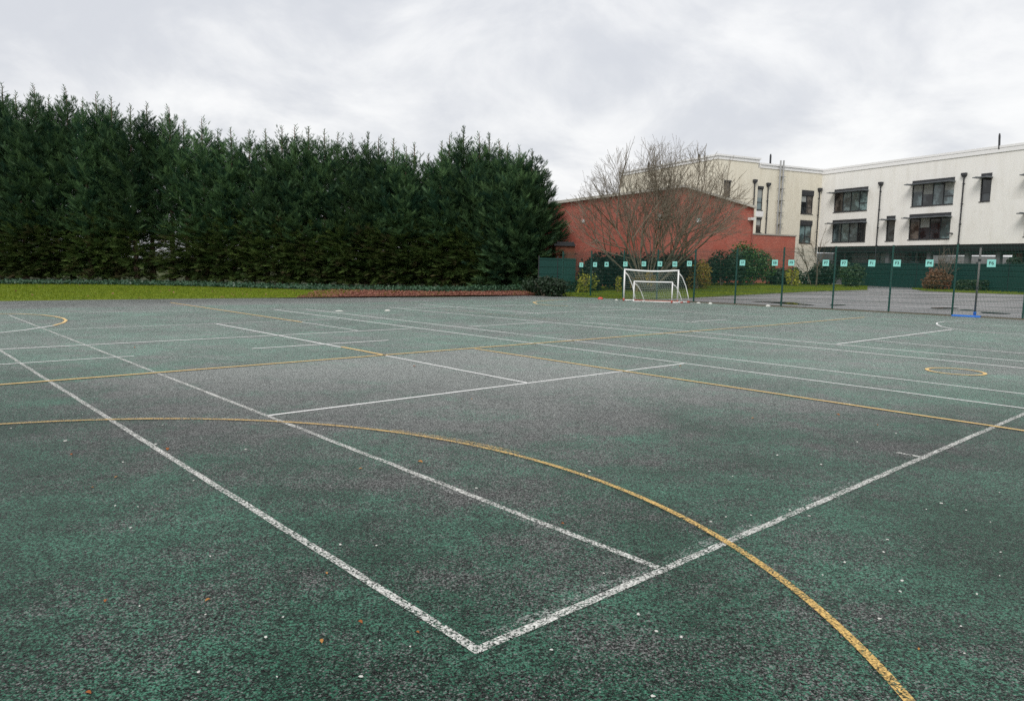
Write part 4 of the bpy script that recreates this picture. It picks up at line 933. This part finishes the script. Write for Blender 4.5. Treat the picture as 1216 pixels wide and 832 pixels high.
# netball post
nb0 = G(1157.2, 376.3); NP = empty('netball_post', nb0, rzf, 'grey netball post on a flat blue base beside the fence', 'netball post')
m = MB(); ln = np.linalg.norm(G(1165, 377)[:2] - G(1132, 376)[:2]); m.bbox((-ln * .27, 0, .032), (ln, .42, .056), .02)
m.build('base', M['blue'], NP)
m = MB(); m.tube([(0, 0, .08), (0, 0, .22)], .06, 12); m.build('socket', M['blue'], NP, smooth=True)
zt_ = at(1159, 293.5, nb0[1])[2]; m = MB(); m.tube([(0, 0, .2), (0, 0, zt_)], .036, 12); m.build('pole', M['pole'], NP, smooth=True)
m = MB(); m.box((0, 0, zt_ - .52), (.11, .1, .09)); m.box((0, 0, zt_ * .42), (.09, .09, .06)); m.build('clamp', M['dark'], NP)
m = MB(); m.tube([(0, 0, zt_ - .002), (0, 0, zt_ + .03)], .045, 12); m.build('cap', M['dark'], NP)

# things lying by the fence
def bit(px, py, w, h, mat, name, label, cat):
    p = GR(px, py) if py < 356 and px > 800 else G(px, py); m = MB(); n = 12; rows = [(1, 0), (1, .35), (.75, .75), (.35, 1)]
    vs = [(w / 2 * r * math.cos(6.283 * k / n), w / 3 * r * math.sin(6.283 * k / n), h * z) for r, z in rows for k in range(n)]
    m.add(vs, [(i * n + k, i * n + (k + 1) % n, (i + 1) * n + (k + 1) % n, (i + 1) * n + k) for i in range(3) for k in range(n)] + [tuple(range(n))[::-1], tuple(36 + k for k in range(n))])
    tag(m.build(name, M[mat], loc=p + np.array([0, 0, .004])), label, cat)
bit(713, 355.2, .30, .11, 'red', 'marker_cone', 'low red marker cone by the grass left of the goal', 'marker cone')
bit(732, 356.8, .16, .07, 'scrap', 'crumpled_paper', 'crumpled white paper at the foot of the goal left post', 'litter')
bit(829.5, 360.2, .22, .06, 'scrap', 'crumpled_paper', 'flat white scrap just right of the fifth fence post', 'litter')
bit(843.5, 361.3, .20, .10, 'scrap', 'crumpled_paper', 'bulky white scrap midway between the fifth and sixth fence posts', 'litter')
bit(912, 363.9, .24, .09, 'scrap', 'crumpled_paper', 'crumpled white paper just left of the seventh fence post', 'litter')
bit(403, 369.6, .30, .03, 'scrap', 'crumpled_paper', 'flat white scrap on the court before the leaf bed, left one of two', 'litter')
bit(460, 369.3, .22, .05, 'scrap', 'crumpled_paper', 'small white scrap on the court before the leaf bed, right one of two', 'litter')

# ------------------------------------------------------------------ camera
cam = bpy.data.cameras.new('camera'); co = bpy.data.objects.new('camera', cam); COL.objects.link(co)
cam.sensor_width = 36; cam.lens = 36 * F / 1216; cam.clip_start = .05; cam.clip_end = 4000
right = Vector((1, 0, 0)); up = Vector((0, sp, cp)); fw = Vector((0, cp, -sp))
X = right * cr + up * sr; Yv = -right * sr + up * cr; Z = -fw
co.matrix_world = Matrix(((X.x, Yv.x, Z.x, 0), (X.y, Yv.y, Z.y, 0), (X.z, Yv.z, Z.z, H), (0, 0, 0, 1)))
SC.camera = co

# ------------------------------------------------------------------ light
SUN_EL, SUN_AZ = R(42), R(205)          # azimuth clockwise from +Y
sd = Vector((math.sin(SUN_AZ) * math.cos(SUN_EL), math.cos(SUN_AZ) * math.cos(SUN_EL), math.sin(SUN_EL)))
la = bpy.data.lights.new('sun', 'SUN'); la.energy = 1.5; la.angle = R(24); la.color = (1, .96, .9)
lo = bpy.data.objects.new('sun', la); COL.objects.link(lo); lo.rotation_euler = sd.to_track_quat('Z', 'Y').to_euler()
w = bpy.data.worlds.new('World'); SC.world = w; w.use_nodes = True; nt = w.node_tree; n = nt.nodes; l = nt.links
bg = n['Background']; bg.inputs['Strength'].default_value = .10
sky = n.new('ShaderNodeTexSky'); sky.sky_type = 'NISHITA'; sky.sun_disc = False; sky.sun_elevation = SUN_EL; sky.sun_rotation = SUN_AZ; sky.air_density = 1.5; sky.dust_density = 3
tc = n.new('ShaderNodeTexCoord'); sx = n.new('ShaderNodeSeparateXYZ'); l.new(tc.outputs['Generated'], sx.inputs[0])
def mth(op, a, b):
    q = n.new('ShaderNodeMath'); q.operation = op
    for i, x in enumerate((a, b)):
        if isinstance(x, (int, float)): q.inputs[i].default_value = x
        else: l.new(x, q.inputs[i])
    return q.outputs[0]
zz = mth('ADD', mth('MAXIMUM', sx.outputs[2], 0.0), .42)
cx = n.new('ShaderNodeCombineXYZ'); l.new(mth('DIVIDE', sx.outputs[0], zz), cx.inputs[0]); l.new(mth('DIVIDE', sx.outputs[1], zz), cx.inputs[1])
def wnoise(sc, det, rough, off):
    q = n.new('ShaderNodeTexNoise'); q.inputs['Scale'].default_value = sc; q.inputs['Detail'].default_value = det; q.inputs['Roughness'].default_value = rough; q.inputs['Distortion'].default_value = .4
    mp = n.new('ShaderNodeMapping'); mp.inputs['Location'].default_value = off; l.new(cx.outputs[0], mp.inputs[0]); l.new(mp.outputs[0], q.inputs['Vector']); return q.outputs[0]
c1 = wnoise(3.0, 8, .58, (3.1, 1.7, 0)); c2 = wnoise(1.0, 5, .5, (7.3, 2.2, 0))
k = mth('ADD', mth('MULTIPLY', c1, .6), mth('MULTIPLY', c2, .5))
mr = n.new('ShaderNodeMapRange'); mr.interpolation_type = 'SMOOTHSTEP'; l.new(k, mr.inputs[0]); mr.inputs[1].default_value = .43; mr.inputs[2].default_value = .67
mx = n.new('ShaderNodeMix'); mx.data_type = 'RGBA'; l.new(mr.outputs[0], mx.inputs[0]); mx.inputs[6].default_value = (5.9, 6.08, 6.5, 1); mx.inputs[7].default_value = (8.35, 8.37, 8.4, 1)
m2 = n.new('ShaderNodeMix'); m2.data_type = 'RGBA'; m2.inputs[0].default_value = .94; l.new(sky.outputs[0], m2.inputs[6]); l.new(mx.outputs[2], m2.inputs[7]); l.new(m2.outputs[2], bg.inputs[0])
SC.view_settings.view_transform = 'Standard'; SC.view_settings.look = 'None'; SC.view_settings.exposure = .28; SC.view_settings.gamma = 1; SC.view_settings.use_curve_mapping = False
SC.cycles.max_bounces = 5; SC.cycles.diffuse_bounces = 3; SC.cycles.transparent_max_bounces = 12; SC.cycles.use_denoising = False
